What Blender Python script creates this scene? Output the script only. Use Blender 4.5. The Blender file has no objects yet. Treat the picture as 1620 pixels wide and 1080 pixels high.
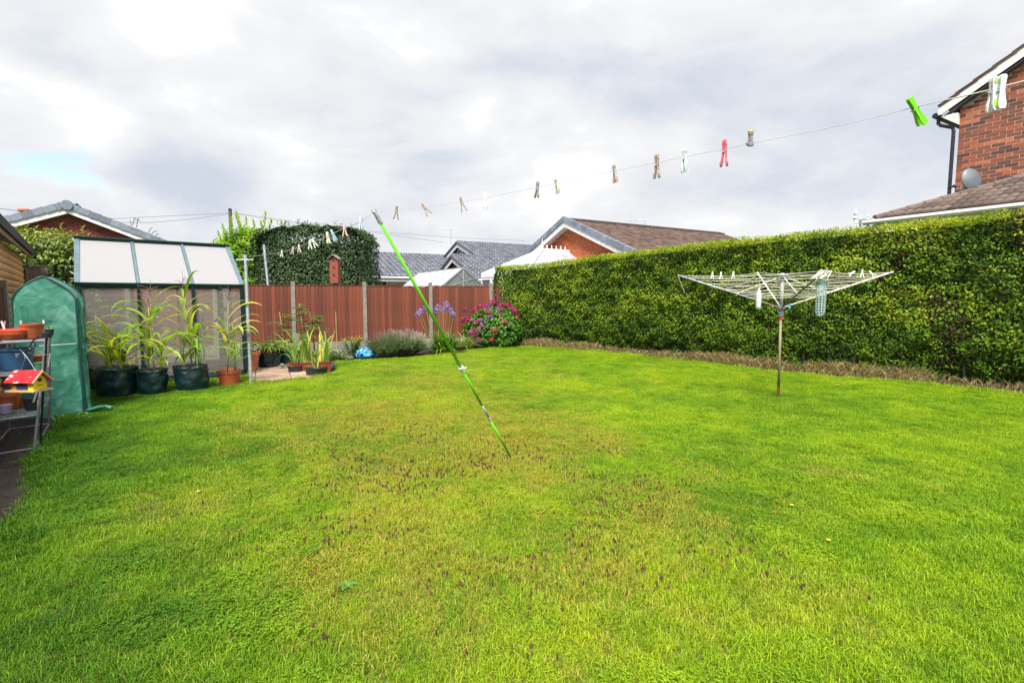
import bpy, math, random
import numpy as np
from mathutils import Matrix, Vector
random.seed(7); RN = np.random.RandomState(11)
S = bpy.context.scene; COL = S.collection
R = math.radians
# ------------------------------------------------------------------ camera
EYE = 1.55; FPX = 810.0; PITCH = math.atan(70/810)
cam = bpy.data.cameras.new('camera'); cam.sensor_width = 36; cam.lens = 18; cam.clip_end = 2000; cam.clip_start = .05
co = bpy.data.objects.new('camera', cam); COL.objects.link(co)
co.location = (0, 0, EYE); co.rotation_euler = (R(90)-PITCH, 0, 0); S.camera = co
# ------------------------------------------------------------------ sky, sun, exposure
SUN = Vector((-.10, -.90, 1.25)).normalized()
S.view_settings.view_transform = 'Standard'; S.view_settings.look = 'None'
S.view_settings.gamma = 1; S.view_settings.use_curve_mapping = False
S.view_settings.exposure = 1.06
W = bpy.data.worlds.new('World'); S.world = W; W.use_nodes = True
nt = W.node_tree; nt.nodes.clear()
def nd(nt, t, **k):
    n = nt.nodes.new(t)
    for a, b in k.items():
        if a.startswith('i_'): n.inputs[int(a[2:])].default_value = b
        else: setattr(n, a, b)
    return n
def mth(nt, op, a, b=None, c=None, clamp=False):
    n = nt.nodes.new('ShaderNodeMath'); n.operation = op; n.use_clamp = clamp
    for i, v in enumerate((a, b, c)):
        if v is None: continue
        if isinstance(v, (int, float)): n.inputs[i].default_value = v
        else: nt.links.new(v, n.inputs[i])
    return n.outputs[0]
def mixc(nt, f, a, b, mode='MIX'):
    n = nt.nodes.new('ShaderNodeMix'); n.data_type = 'RGBA'; n.blend_type = mode
    for s, v in ((n.inputs[0], f), (n.inputs[6], a), (n.inputs[7], b)):
        if isinstance(v, (int, float)): s.default_value = v
        elif isinstance(v, tuple): s.default_value = (*v[:3], 1)
        else: nt.links.new(v, s)
    return n.outputs[2]
def ramp(nt, f, stops, interp='LINEAR'):
    n = nt.nodes.new('ShaderNodeValToRGB'); cr = n.color_ramp; cr.interpolation = interp
    while len(cr.elements) < len(stops): cr.elements.new(.5)
    for e, (p, c) in zip(cr.elements, stops):
        e.position = p; e.color = (*c, 1) if isinstance(c, tuple) else (c, c, c, 1)
    nt.links.new(f, n.inputs[0]); return n.outputs[0]
tc = nd(nt, 'ShaderNodeTexCoord'); sep = nd(nt, 'ShaderNodeSeparateXYZ'); nt.links.new(tc.outputs['Generated'], sep.inputs[0])
zz = mth(nt, 'ADD', mth(nt, 'MAXIMUM', sep.outputs[2], 0.0), 0.42)
cx_ = mth(nt, 'DIVIDE', sep.outputs[0], zz); cy_ = mth(nt, 'DIVIDE', sep.outputs[1], zz)
cb = nd(nt, 'ShaderNodeCombineXYZ'); nt.links.new(cx_, cb.inputs[0]); nt.links.new(mth(nt, 'MULTIPLY', cy_, 1.5), cb.inputs[1])
cb.inputs[2].default_value = 4.3
n1 = nd(nt, 'ShaderNodeTexNoise'); n1.inputs['Scale'].default_value = 1.25; n1.inputs['Detail'].default_value = 9
n1.inputs['Roughness'].default_value = .55; n1.inputs['Distortion'].default_value = .35; nt.links.new(cb.outputs[0], n1.inputs[0])
n2 = nd(nt, 'ShaderNodeTexNoise'); n2.inputs['Scale'].default_value = 4.2; n2.inputs['Detail'].default_value = 10
n2.inputs['Roughness'].default_value = .5
sc_ = nd(nt, 'ShaderNodeVectorMath', operation='MULTIPLY'); nt.links.new(tc.outputs['Generated'], sc_.inputs[0]); sc_.inputs[1].default_value = (1, 1, 2.1)
nt.links.new(sc_.outputs[0], n2.inputs[0]); n2.inputs['Distortion'].default_value = .3
cl = mth(nt, 'ADD', mth(nt, 'MULTIPLY', n1.outputs[0], .5), mth(nt, 'MULTIPLY', n2.outputs[0], .5))
# a lift towards the zenith: thinner, brighter cloud overhead
cl = mth(nt, 'ADD', cl, mth(nt, 'MULTIPLY', sep.outputs[2], .20))
clc = ramp(nt, cl, [(.40, (.31, .335, .385)), (.475, (.36, .378, .412)), (.525, (.405, .414, .432)), (.60, (.45, .455, .462)), (.80, (.76, .76, .77))])
sky = nd(nt, 'ShaderNodeTexSky'); sky.sky_type = 'NISHITA'; sky.sun_disc = False
sky.sun_elevation = math.asin(SUN.z); sky.sun_rotation = math.atan2(SUN.x, SUN.y); sky.dust_density = .6
skc = mixc(nt, 1.0, sky.outputs[0], (.13, .12, .11), 'MULTIPLY')
hd = Vector((-.95, 1.0, .30)).normalized()
dv = nd(nt, 'ShaderNodeVectorMath', operation='SUBTRACT'); nt.links.new(tc.outputs['Generated'], dv.inputs[0]); dv.inputs[1].default_value = Vector((-.926, 1.027, .262)).normalized()
dw = nd(nt, 'ShaderNodeVectorMath', operation='MULTIPLY'); nt.links.new(dv.outputs[0], dw.inputs[0]); dw.inputs[1].default_value = (1, 1, 4.2)
dl = nd(nt, 'ShaderNodeVectorMath', operation='LENGTH'); nt.links.new(dw.outputs[0], dl.inputs[0])
hole = mth(nt, 'MULTIPLY', mth(nt, 'SUBTRACT', .21, dl.outputs['Value']), 2.6, clamp=True)
hm = mth(nt, 'MULTIPLY', mth(nt, 'SUBTRACT', mth(nt, 'ADD', hole, mth(nt, 'MULTIPLY', n2.outputs[0], 2.3)), 1.52), 6.0, clamp=True)
# other thin gaps anywhere in the cloud layer
gap = mth(nt, 'MULTIPLY', mth(nt, 'SUBTRACT', .33, cl), 7, clamp=True)
fm = mth(nt, 'MAXIMUM', hm, gap)
wc = mixc(nt, fm, clc, skc)
bg = nd(nt, 'ShaderNodeBackground'); nt.links.new(wc, bg.inputs[0]); bg.inputs[1].default_value = 1.0
wo = nd(nt, 'ShaderNodeOutputWorld'); nt.links.new(bg.outputs[0], wo.inputs[0])
sl = bpy.data.lights.new('sun', 'SUN'); sl.energy = 4.4; sl.angle = R(20); sl.color = (1, .95, .86)
so = bpy.data.objects.new('sun', sl); COL.objects.link(so); so.rotation_euler = SUN.to_track_quat('Z', 'Y').to_euler(); so.location = (-8, -8, 12)
S.render.engine = 'CYCLES'; S.cycles.max_bounces = 8; S.cycles.transparent_max_bounces = 12
# ------------------------------------------------------------------ placing helpers (camera height 1.55 m, lens 18 mm)
_c, _s = math.cos(PITCH), math.sin(PITCH); UP = Vector((0, 0, 1))
def ray(px, py):
    u = (px-810)/FPX; v = (540-py)/FPX
    return (u, _c+v*_s, -_s+v*_c)
def gp(px, py, z=0):
    r = ray(px, py); t = (z-EYE)/r[2]; return Vector((r[0]*t, r[1]*t, z))
def at(px, py, Y):
    r = ray(px, py); t = Y/r[1]; return Vector((r[0]*t, Y, EYE+r[2]*t))
# ------------------------------------------------------------------ numeric noise
def _h(ix, iy, iz):
    n = (ix*374761393 + iy*668265263 + iz*2147483647*3) & 0xffffffff
    n = ((n ^ (n >> 13))*1274126177) & 0xffffffff
    return ((n ^ (n >> 16)) & 0xffff)/65535.0
def vn(p):
    p = np.asarray(p, dtype=float); f = np.floor(p); i = f.astype(np.int64); t = p-f; t = t*t*(3-2*t)
    o = 0
    for a in (0, 1):
        for b in (0, 1):
            for c in (0, 1):
                w = (t[:, 0] if a else 1-t[:, 0])*(t[:, 1] if b else 1-t[:, 1])*(t[:, 2] if c else 1-t[:, 2])
                o = o+w*_h(i[:, 0]+a, i[:, 1]+b, i[:, 2]+c)
    return o
def fb(p, o=3):
    p = np.asarray(p, dtype=float); s = 0; a = .5; k = 0
    for _ in range(o): s = s+a*vn(p+k*7.3); k += 1; a *= .5; p = p*2.03
    return s/(1-.5**o)
# ------------------------------------------------------------------ materials
def newmat(name):
    m = bpy.data.materials.new(name); m.use_nodes = True; t = m.node_tree; t.nodes.clear()
    o = nd(t, 'ShaderNodeOutputMaterial'); b = nd(t, 'ShaderNodeBsdfPrincipled'); t.links.new(b.outputs[0], o.inputs[0])
    return m, t, b, o
def mat(name, col, rough=.6, var=.25, scale=8, metal=0, bump=.0, bscale=40, stretch=(1, 1, 1), col2=None, obj=0.0, spec=.5, alpha=None, trans=0, thr=(.35, .65)):
    m, t, b, o = newmat(name)
    tc = nd(t, 'ShaderNodeTexCoord'); mp = nd(t, 'ShaderNodeMapping'); mp.inputs['Scale'].default_value = stretch
    t.links.new(tc.outputs['Object'], mp.inputs[0])
    n = nd(t, 'ShaderNodeTexNoise'); n.inputs['Scale'].default_value = scale; n.inputs['Detail'].default_value = 6; n.inputs['Roughness'].default_value = .6
    t.links.new(mp.outputs[0], n.inputs[0])
    c2 = col2 or tuple(min(1, x*(1+var)) for x in col); c1 = col if col2 else tuple(x*(1-var) for x in col)
    c = ramp(t, n.outputs[0], [(thr[0], c1), (thr[1], c2)])
    if obj:
        oi = nd(t, 'ShaderNodeObjectInfo')
        k = mth(t, 'ADD', mth(t, 'MULTIPLY', oi.outputs['Random'], obj*2), 1-obj)
        cc = nd(t, 'ShaderNodeCombineXYZ')
        for q in range(3): t.links.new(k, cc.inputs[q])
        c = mixc(t, 1.0, c, cc.outputs[0], 'MULTIPLY')
    t.links.new(c, b.inputs['Base Color'])
    b.inputs['Roughness'].default_value = rough; b.inputs['Metallic'].default_value = metal; b.inputs['Specular IOR Level'].default_value = spec
    if trans: b.inputs['Transmission Weight'].default_value = trans
    if bump:
        n3 = nd(t, 'ShaderNodeTexNoise'); n3.inputs['Scale'].default_value = bscale; n3.inputs['Detail'].default_value = 4
        t.links.new(mp.outputs[0], n3.inputs[0])
        bp = nd(t, 'ShaderNodeBump'); bp.inputs['Strength'].default_value = bump; bp.inputs['Distance'].default_value = .02
        t.links.new(n3.outputs[0], bp.inputs['Height']); t.links.new(bp.outputs[0], b.inputs['Normal'])
    return m
def rndmat(name, stops, rough=.8, src='rnd', bump=.3, interp='LINEAR', nscale=60, spec=.3):
    """colour by a per-piece random value; src 'rnd' = mesh attribute, 'obj' = object random"""
    m, t, b, o = newmat(name)
    if src == 'obj': f = nd(t, 'ShaderNodeObjectInfo').outputs['Random']
    else: a = nd(t, 'ShaderNodeAttribute'); a.attribute_name = 'rnd'; f = a.outputs['Fac']
    c = ramp(t, f, stops, interp)
    g = nd(t, 'ShaderNodeNewGeometry'); n = nd(t, 'ShaderNodeTexNoise'); n.inputs['Scale'].default_value = nscale; n.inputs['Detail'].default_value = 5
    t.links.new(g.outputs['Position'], n.inputs[0])
    k = ramp(t, n.outputs[0], [(.3, .72), (.7, 1.25)])
    c = mixc(t, 1.0, c, k, 'MULTIPLY'); t.links.new(c, b.inputs['Base Color']); b.inputs['Roughness'].default_value = rough
    b.inputs['Specular IOR Level'].default_value = spec
    if bump:
        bp = nd(t, 'ShaderNodeBump'); bp.inputs['Strength'].default_value = bump; bp.inputs['Distance'].default_value = .01
        t.links.new(n.outputs[0], bp.inputs['Height']); t.links.new(bp.outputs[0], b.inputs['Normal'])
    return m
def leafmat(name, stops, rough=.5, tr=.3, spec=.4, src='rnd', tint=(1.3, 1.5, .5)):
    m, t, b, o = newmat(name)
    a = nd(t, 'ShaderNodeAttribute'); a.attribute_name = 'rnd'
    f = a.outputs['Fac'] if src == 'rnd' else nd(t, 'ShaderNodeObjectInfo').outputs['Random']
    g = nd(t, 'ShaderNodeNewGeometry'); n = nd(t, 'ShaderNodeTexNoise'); n.inputs['Scale'].default_value = 25; n.inputs['Detail'].default_value = 3
    t.links.new(g.outputs['Position'], n.inputs[0])
    c = ramp(t, f, stops); c = mixc(t, 1.0, c, ramp(t, n.outputs[0], [(.3, .8), (.7, 1.2)]), 'MULTIPLY')
    t.links.new(c, b.inputs['Base Color']); b.inputs['Roughness'].default_value = rough; b.inputs['Specular IOR Level'].default_value = spec
    tl = nd(t, 'ShaderNodeBsdfTranslucent'); t.links.new(mixc(t, 1.0, c, tint, 'MULTIPLY'), tl.inputs[0])
    mx = nd(t, 'ShaderNodeMixShader'); mx.inputs[0].default_value = tr
    t.links.new(b.outputs[0], mx.inputs[1]); t.links.new(tl.outputs[0], mx.inputs[2]); t.links.new(mx.outputs[0], o.inputs[0])
    return m
# ------------------------------------------------------------------ object helpers
def wloc(o):
    v = Vector((0, 0, 0))
    while o is not None: v += o.location; o = o.parent
    return v
def tag(o, label=None, cat=None, group=None, kind=None):
    if label: o['label'] = label
    if cat: o['category'] = cat
    if group: o['group'] = group
    if kind: o['kind'] = kind
    return o
def empty(name, loc, rz=0, label=None, cat=None, group=None, parent=None):
    o = bpy.data.objects.new(name, None); COL.objects.link(o); o.location = loc; o.rotation_euler = (0, 0, rz)
    o.empty_display_size = .1
    tag(o, label, cat, group); o.parent = parent; return o
def mk(name, V, F, m, parent=None, local=False, org=None, smooth=False, rnd=None, kind=None, mi=None):
    """V: Nx3, F: list of faces or MxK array; V in world coordinates unless local"""
    V = np.asarray(V, dtype=float).reshape(-1, 3)
    loc = Vector((0, 0, 0))
    if not local:
        if parent is not None: V = V-np.array(wloc(parent))
        elif org is not None: V = V-np.array(org); loc = Vector(org)
    elif org is not None: loc = Vector(org)
    me = bpy.data.meshes.new(name)
    if isinstance(F, np.ndarray):
        k = F.shape[1]; me.vertices.add(len(V)); me.vertices.foreach_set('co', V.ravel())
        me.loops.add(F.size); me.loops.foreach_set('vertex_index', F.ravel().astype(np.int32))
        me.polygons.add(len(F)); me.polygons.foreach_set('loop_start', np.arange(0, F.size, k, dtype=np.int32))
        me.polygons.foreach_set('loop_total', np.full(len(F), k, dtype=np.int32)); me.update(calc_edges=True)
    else:
        me.from_pydata(V.tolist(), [], F); me.update()
    for q in (m if isinstance(m, (list, tuple)) else [m]): me.materials.append(q)
    if mi is not None: me.polygons.foreach_set('material_index', np.asarray(mi, dtype=np.int32))
    if smooth: me.polygons.foreach_set('use_smooth', np.ones(len(me.polygons), dtype=bool))
    if rnd is not None:
        a = me.attributes.new('rnd', 'FLOAT', 'POINT'); a.data.foreach_set('value', np.asarray(rnd, dtype=np.float32))
    o = bpy.data.objects.new(name, me); COL.objects.link(o); o.parent = parent; o.location = loc
    if kind: o['kind'] = kind
    return o
class MB:
    def __init__(s): s.v = []; s.f = []; s.r = []; s.m = []; s.cm = 0; s.cr = 0
    def add(s, V, F, r=None):
        b = len(s.v); s.v += [tuple(x) for x in V]; s.f += [[i+b for i in f] for f in F]
        s.r += [s.cr if r is None else r]*len(V); s.m += [s.cm]*len(F); return s
    def box(s, c, size, M=None, r=None):
        x, y, z = [q/2 for q in size]; c = Vector(c)
        P = [Vector((a*x, b*y, d*z)) for d in (-1, 1) for a, b in ((-1, -1), (1, -1), (1, 1), (-1, 1))]
        if M is not None: P = [M @ p for p in P]
        return s.add([p+c for p in P], [(3, 2, 1, 0), (4, 5, 6, 7), (0, 1, 5, 4), (1, 2, 6, 5), (2, 3, 7, 6), (3, 0, 4, 7)], r)
    def beam(s, a, b, w, h, up=(0, 0, 1), r=None):
        a = Vector(a); b = Vector(b); d = (b-a).normalized(); sd = d.cross(Vector(up))
        if sd.length < 1e-4: sd = Vector((1, 0, 0))
        sd.normalize(); u = sd.cross(d).normalized()
        P = [q+sd*x*w/2+u*y*h/2 for q in (a, b) for x, y in ((-1, -1), (1, -1), (1, 1), (-1, 1))]
        return s.add(P, [(3, 2, 1, 0), (4, 5, 6, 7), (0, 1, 5, 4), (1, 2, 6, 5), (2, 3, 7, 6), (3, 0, 4, 7)], r)
    def tube(s, pts, rad, n=8, caps=True, r=None):
        pts = [Vector(p) for p in pts]; rr = rad if isinstance(rad, (list, tuple)) else [rad]*len(pts); V = []
        ref = Vector((0, 0, 1))
        d0 = (pts[1]-pts[0]).normalized()
        if abs(d0.dot(ref)) > .9: ref = Vector((1, 0, 0))
        for i, p in enumerate(pts):
            d = (pts[min(i+1, len(pts)-1)]-pts[max(i-1, 0)]).normalized()
            x = d.cross(ref)
            if x.length < 1e-4: x = d.cross(Vector((0, 1, 0)))
            x.normalize(); y = x.cross(d); ref = y.cross(d)*-1 if False else ref
            for k in range(n):
                a = 2*math.pi*k/n; V.append(p+(x*math.cos(a)+y*math.sin(a))*rr[i])
        F = [(i*n+k, i*n+(k+1) % n, (i+1)*n+(k+1) % n, (i+1)*n+k) for i in range(len(pts)-1) for k in range(n)]
        if caps: F += [tuple(range(n))[::-1], tuple((len(pts)-1)*n+k for k in range(n))]
        return s.add(V, F, r)
    def lathe(s, prof, n=20, c=(0, 0, 0), sx=1, sy=1, r=None, caps=True):
        V = [(c[0]+p[0]*math.cos(2*math.pi*k/n)*sx, c[1]+p[0]*math.sin(2*math.pi*k/n)*sy, c[2]+p[1]) for p in prof for k in range(n)]
        F = [(i*n+k, i*n+(k+1) % n, (i+1)*n+(k+1) % n, (i+1)*n+k) for i in range(len(prof)-1) for k in range(n)]
        if caps: F += [tuple(range(n))[::-1], tuple((len(prof)-1)*n+k for k in range(n))]
        return s.add(V, F, r)
    def quad(s, a, b, c, d, r=None): return s.add([a, b, c, d], [(0, 1, 2, 3)], r)
    def prism(s, poly, depth, r=None):
        """poly: 3-D points; depth: Vector"""
        n = len(poly); P = [Vector(p) for p in poly]; Q = [p+Vector(depth) for p in P]
        return s.add(P+Q, [tuple(range(n))[::-1], tuple(range(n, 2*n))]+[(i, (i+1) % n, n+(i+1) % n, n+i) for i in range(n)], r)
    def build(s, name, m, parent=None, **k):
        return mk(name, s.v, s.f, m, parent, rnd=s.r, mi=s.m, **k)
def copy_tree(o, parent=None):
    c = o.copy(); COL.objects.link(c); c.parent = parent
    for ch in list(o.children): copy_tree(ch, c)
    return c
# ---- leaves
def unit(a): return a/np.maximum(np.linalg.norm(a, axis=1, keepdims=True), 1e-9)
def leafgeo(P, N, L, Wd, fold=.15, droop=None, rnd=None):
    n = len(P); N = unit(N); T = RN.normal(size=(n, 3))
    if droop is not None: T = T+np.array(droop)
    T = unit(T-N*(T*N).sum(1, keepdims=True)); Sd = np.cross(N, T)
    L = np.broadcast_to(L, (n,))[:, None]; Wd = np.broadcast_to(Wd, (n,))[:, None]
    V = np.stack([P-T*L*.5, P+Sd*Wd*.5+N*Wd*fold-T*L*.05, P+T*L*.5-N*L*.08, P-Sd*Wd*.5+N*Wd*fold-T*L*.05], 1).reshape(-1, 3)
    b = (np.arange(n)*4)[:, None]; F = np.concatenate([b+[[0, 1, 2]], b+[[0, 2, 3]]], 0)
    return V, F, (np.repeat(rnd, 4) if rnd is not None else None)
def shell(n, c, r, thick=.25, lump=.25, lscale=1.2, half=False, seed=0):
    D = unit(RN.normal(size=(n, 3)))
    if half: D[:, 2] = np.abs(D[:, 2])
    c = np.array(c, float); r = np.array(r, float)
    k = 1+lump*(fb(D*lscale*2+seed+20, 3)-.5)*2; t = 1-thick*RN.rand(n)**1.6
    return c+D*r*(k*t)[:, None], unit(D/r), t
def ribbon(p0, az, el, L, w, droop=1.2, n=7, twist=0, wp=None, fold=.18):
    """arching strap leaf; returns V, F"""
    p = Vector(p0); V = []; a = el; st = L/n
    sd = Vector((-math.sin(az), math.cos(az), 0))
    for i in range(n+1):
        t = i/n
        ww = w*(wp(t) if wp else (min(1, .45+2.2*t)*max(0, 1-t**3)))
        d = Vector((math.cos(az)*math.cos(a), math.sin(az)*math.cos(a), math.sin(a)))
        up = sd.cross(d)*-1
        tw = twist*t; s2 = sd*math.cos(tw)+up*math.sin(tw)
        V += [p+s2*ww/2+up*ww*fold, p, p-s2*ww/2+up*ww*fold]
        p = p+d*st; a -= droop*st/L*(.35+1.5*t)
    F = []
    for i in range(n):
        b = i*3; F += [(b, b+1, b+4, b+3), (b+1, b+2, b+5, b+4)]
    return V, F
M = {}
M['concrete'] = mat('concrete_post', (.185, .175, .155), .9, .3, 14, bump=.5)
M['fence'] = mat('fence_board_stain', (.130, .031, .014), .75, .32, 3, stretch=(14, 14, .8), bump=.5, bscale=16, obj=.30)
M['fence_old'] = mat('weathered_board', (.18, .15, .13), .85, .35, 3, stretch=(14, 14, .8), bump=.4, bscale=16, obj=.2)
M['white'] = mat('white_upvc', (.62, .63, .66), .35, .05, 3)
M['whitepaint'] = mat('white_paint', (.62, .63, .65), .5, .08, 6)
M['black'] = mat('black_plastic', (.018, .018, .024), .35, .3, 10)
M['terr'] = mat('terracotta_plastic', (.36, .085, .03), .5, .2, 9, obj=.08)
M['terr2'] = mat('terracotta_pink', (.46, .15, .08), .6, .15, 9)
M['soil'] = mat('soil', (.020, .013, .009), .95, .6, 26, bump=1.0, bscale=45)
M['galv'] = mat('galvanised_steel', (.36, .40, .46), .45, .25, 12, metal=.35)
M['bag'] = mat('woven_green_sack', (.004, .019, .023), .33, .4, 8, bump=.8, bscale=11)
M['ghframe'] = mat('dark_green_aluminium', (.003, .020, .019), .5, .2, 8, spec=.25)
M['stem'] = mat('corn_stem', (.30, .22, .09), .6, .3, 10)
M['gstem'] = mat('green_stem', (.16, .22, .05), .6, .3, 10)
M['wood'] = mat('peg_wood', (.30, .22, .16), .7, .35, 40)
M['bark'] = mat('bark', (.10, .07, .045), .9, .4, 12, bump=.7)
M['brickmortar'] = mat('mortar', (.42, .34, .28), .95, .2, 20, bump=.4)
M['mortarA'] = mat('mortar_dark', (.26, .17, .14), .95, .2, 20, bump=.4)
M['cord'] = mat('line_cord', (.55, .52, .46), .7, .15, 30)
M['cordw'] = mat('white_cord', (.42, .41, .38), .6, .1, 30)
brickE = [(0, (.085, .042, .038)), (.16, (.13, .058, .046)), (.34, (.19, .068, .045)), (.62, (.26, .080, .046)), (.86, (.36, .105, .05)), (1, (.44, .15, .08))]
M['brickE'] = rndmat('brick_multi', brickE, .85, 'obj')
M['brickEs'] = rndmat('brick_multi_stuff', brickE, .85, 'rnd')
M['brickC'] = rndmat('brick_orange', [(0, (.40, .10, .04)), (1, (.58, .17, .065))], .85, 'rnd')
M['brickA'] = rndmat('brick_plum', [(0, (.15, .038, .032)), (1, (.27, .066, .052))], .85, 'rnd')
M['brickB'] = rndmat('brick_red', [(0, (.16, .045, .03)), (1, (.32, .09, .05))], .85, 'rnd')
M['tileC'] = rndmat('tile_brown', [(0, (.055, .036, .032)), (1, (.13, .085, .072))], .8, 'rnd', nscale=8)
M['tileB'] = rndmat('tile_slate_grey', [(0, (.060, .066, .088)), (1, (.12, .13, .165))], .5, 'rnd', nscale=8)
M['tileBw'] = rndmat('tile_slate_wave', [(0, (.055, .06, .08)), (1, (.10, .108, .14))], .35, 'rnd', nscale=3)
M['tileE'] = rndmat('tile_mottled_brown', [(0, (.070, .050, .045)), (1, (.14, .102, .090))], .85, 'obj', nscale=35, bump=.6)
M['capgrey'] = rndmat('dry_verge_grey', [(0, (.12, .145, .19)), (1, (.21, .24, .30))], .55, 'obj', nscale=20)
M['darkcore'] = mat('hedge_twigs', (.016, .016, .008), .95, .5, 10, bump=.6)
M['glass'] = mat('window_glass', (.10, .11, .12), .08, .1, 2, spec=.8)
# ------------------------------------------------------------------ ground and lawn
gnd = MB().quad((-900, -900, -.02), (900, -900, -.02), (900, 900, -.02), (-900, 900, -.02)).build('ground', mat('rough_ground', (.05, .07, .02), .95, .4, .6), kind='structure')
LAWN = [(-.6, -.6), (-1.15, .6), (-2.4, 1.6), (-3.26, 3.18), (-3.86, 4.05), (-4.92, 5.3), (-5.35, 6.0), (-5.75, 6.5), (-6.6, 7.5), (-7.1, 8.42), (-5.25, 9.95),
        (-4.66, 9.02), (-4.2, 9.28), (-3.72, 9.85), (-3.55, 10.5), (-3.95, 11.6), (-4.15, 12.1), (-3.27, 12.4), (-2.5, 13.0), (-1.9, 13.75), (-1.0, 14.9), (-.2, 15.75), (.6, 16.75), (1.2, 16.2),
        (2.6, 14.3), (3.6, 13.0), (4.4, 12.0), (5.5, 10.25), (6.4, 9.7), (7.06, 9.3), (7.7, 8.55), (8.05, 7.8), (10.0, 5.8), (11.5, 4), (11.5, -.6)]
mlawn, t, b, o = newmat('lawn_thatch')
g = nd(t, 'ShaderNodeNewGeometry'); n = nd(t, 'ShaderNodeTexNoise'); n.inputs['Scale'].default_value = 22; n.inputs['Detail'].default_value = 6; t.links.new(g.outputs['Position'], n.inputs[0])
t.links.new(ramp(t, n.outputs[0], [(.3, (.04, .05, .008)), (.5, (.09, .09, .012)), (.7, (.15, .10, .028))]), b.inputs['Base Color']); b.inputs['Roughness'].default_value = .95
mk('lawn', [(x, y, -.004) for x, y in LAWN], [tuple(range(len(LAWN)))], mlawn, kind='structure')
def bed(name, poly, z=.012, n=40):
    """earth bed with a crumbly surface"""
    P = np.array(poly); mn = P.min(0); mx = P.max(0); nx = int((mx[0]-mn[0])/.06)+1; ny = int((mx[1]-mn[1])/.06)+1
    xs = np.linspace(mn[0], mx[0], nx); ys = np.linspace(mn[1], mx[1], ny); X, Y = np.meshgrid(xs, ys)
    I = inside(X.ravel(), Y.ravel(), poly).reshape(X.shape)
    Z = z-.015+.09*(fb(np.stack([X.ravel()*11, Y.ravel()*11, X.ravel()*0], 1), 3).reshape(X.shape)-.5)
    V = np.stack([X, Y, Z], 2).reshape(-1, 3); F = []
    for j in range(ny-1):
        for i in range(nx-1):
            if I[j, i] and I[j+1, i+1] and I[j, i+1] and I[j+1, i]: a = j*nx+i; F.append((a, a+1, a+nx+1, a+nx))
    return mk(name, V, np.array(F), M['soil'], kind='structure', smooth=True)
def inside(x, y, poly):
    r = np.zeros(len(x), bool); n = len(poly)
    for i in range(n):
        x1, y1 = poly[i]; x2, y2 = poly[(i+1) % n]
        c = ((y1 > y) != (y2 > y)); k = np.where(c, (x2-x1)*(y-y1)/((y2-y1) if y2 != y1 else 1e-9)+x1, 0)
        r ^= c & (x < k)
    return r
bed('soil_bed', [(-.9, -.4), (-2.3, 1.5), (-3.18, 3.1), (-3.78, 3.98), (-4.85, 5.22), (-5.5, 6.3), (-6.1, 6.6), (-6.4, 6.3), (-5.7, 5.0), (-4.2, 3.0), (-2.5, .8), (-1.6, -.4)])
bed('soil_bed', [(-3.7, 10.3), (-3.9, 11.6), (-4.15, 12.2), (-3.27, 12.5), (-2.5, 13.1), (-1.9, 13.85), (-1.0, 15.0), (-.2, 15.9), (.7, 17.2), (-.5, 17.2), (-5.2, 14.7), (-6.8, 14.1), (-5.4, 12.4), (-4.4, 10.4)])
bed('soil_bed', [(.6, 16.7), (2.6, 14.35), (3.6, 13.0), (4.4, 12.05), (5.5, 10.3), (6.4, 9.75), (7.06, 9.35), (7.7, 8.6), (8.05, 7.85), (10, 5.8), (11, 6.0), (8.9, 9.0), (6.2, 11.6), (3.1, 15.5), (0.2, 17.8)])
# --------- patio slabs (a corner of paving behind the grey post)
mslab = rndmat('sandstone_slab', [(0, (.30, .20, .15)), (1, (.40, .29, .22))], .85, 'obj', nscale=6)
pat = empty('patio', (-4.6, 10.0, 0)); tag(pat, None, None, None, 'structure')
e1 = Vector((.90, .43, 0)).normalized(); e2 = Vector((-.43, .90, 0)).normalized()
o0 = Vector((-4.66, 9.14, 0))
MB().quad(o0-e1*.6-UP*.008, o0+e1*1.26-UP*.008, o0+e1*1.26+e2*3.0-UP*.008, o0-e1*.6+e2*3.0-UP*.008).build('slab_bedding', mat('sandy_mortar', (.22, .17, .13), .9, .3, 20), pat)
for i in range(-1, 2):
    for j in range(0, 5):
        c = o0+e1*(.32+i*.62)+e2*(.31+j*.62)
        if i == 2 and j < 1: continue
        if i == -1 and j > 3: continue
        m_ = Matrix.Rotation(math.atan2(e1.y, e1.x)+R(random.uniform(-.6, .6)), 3, 'Z')
        MB().box((c.x, c.y, .012+random.uniform(-.002, .003)), (.605, .605, .04), m_).build('paving_slab', mslab, pat)
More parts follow.
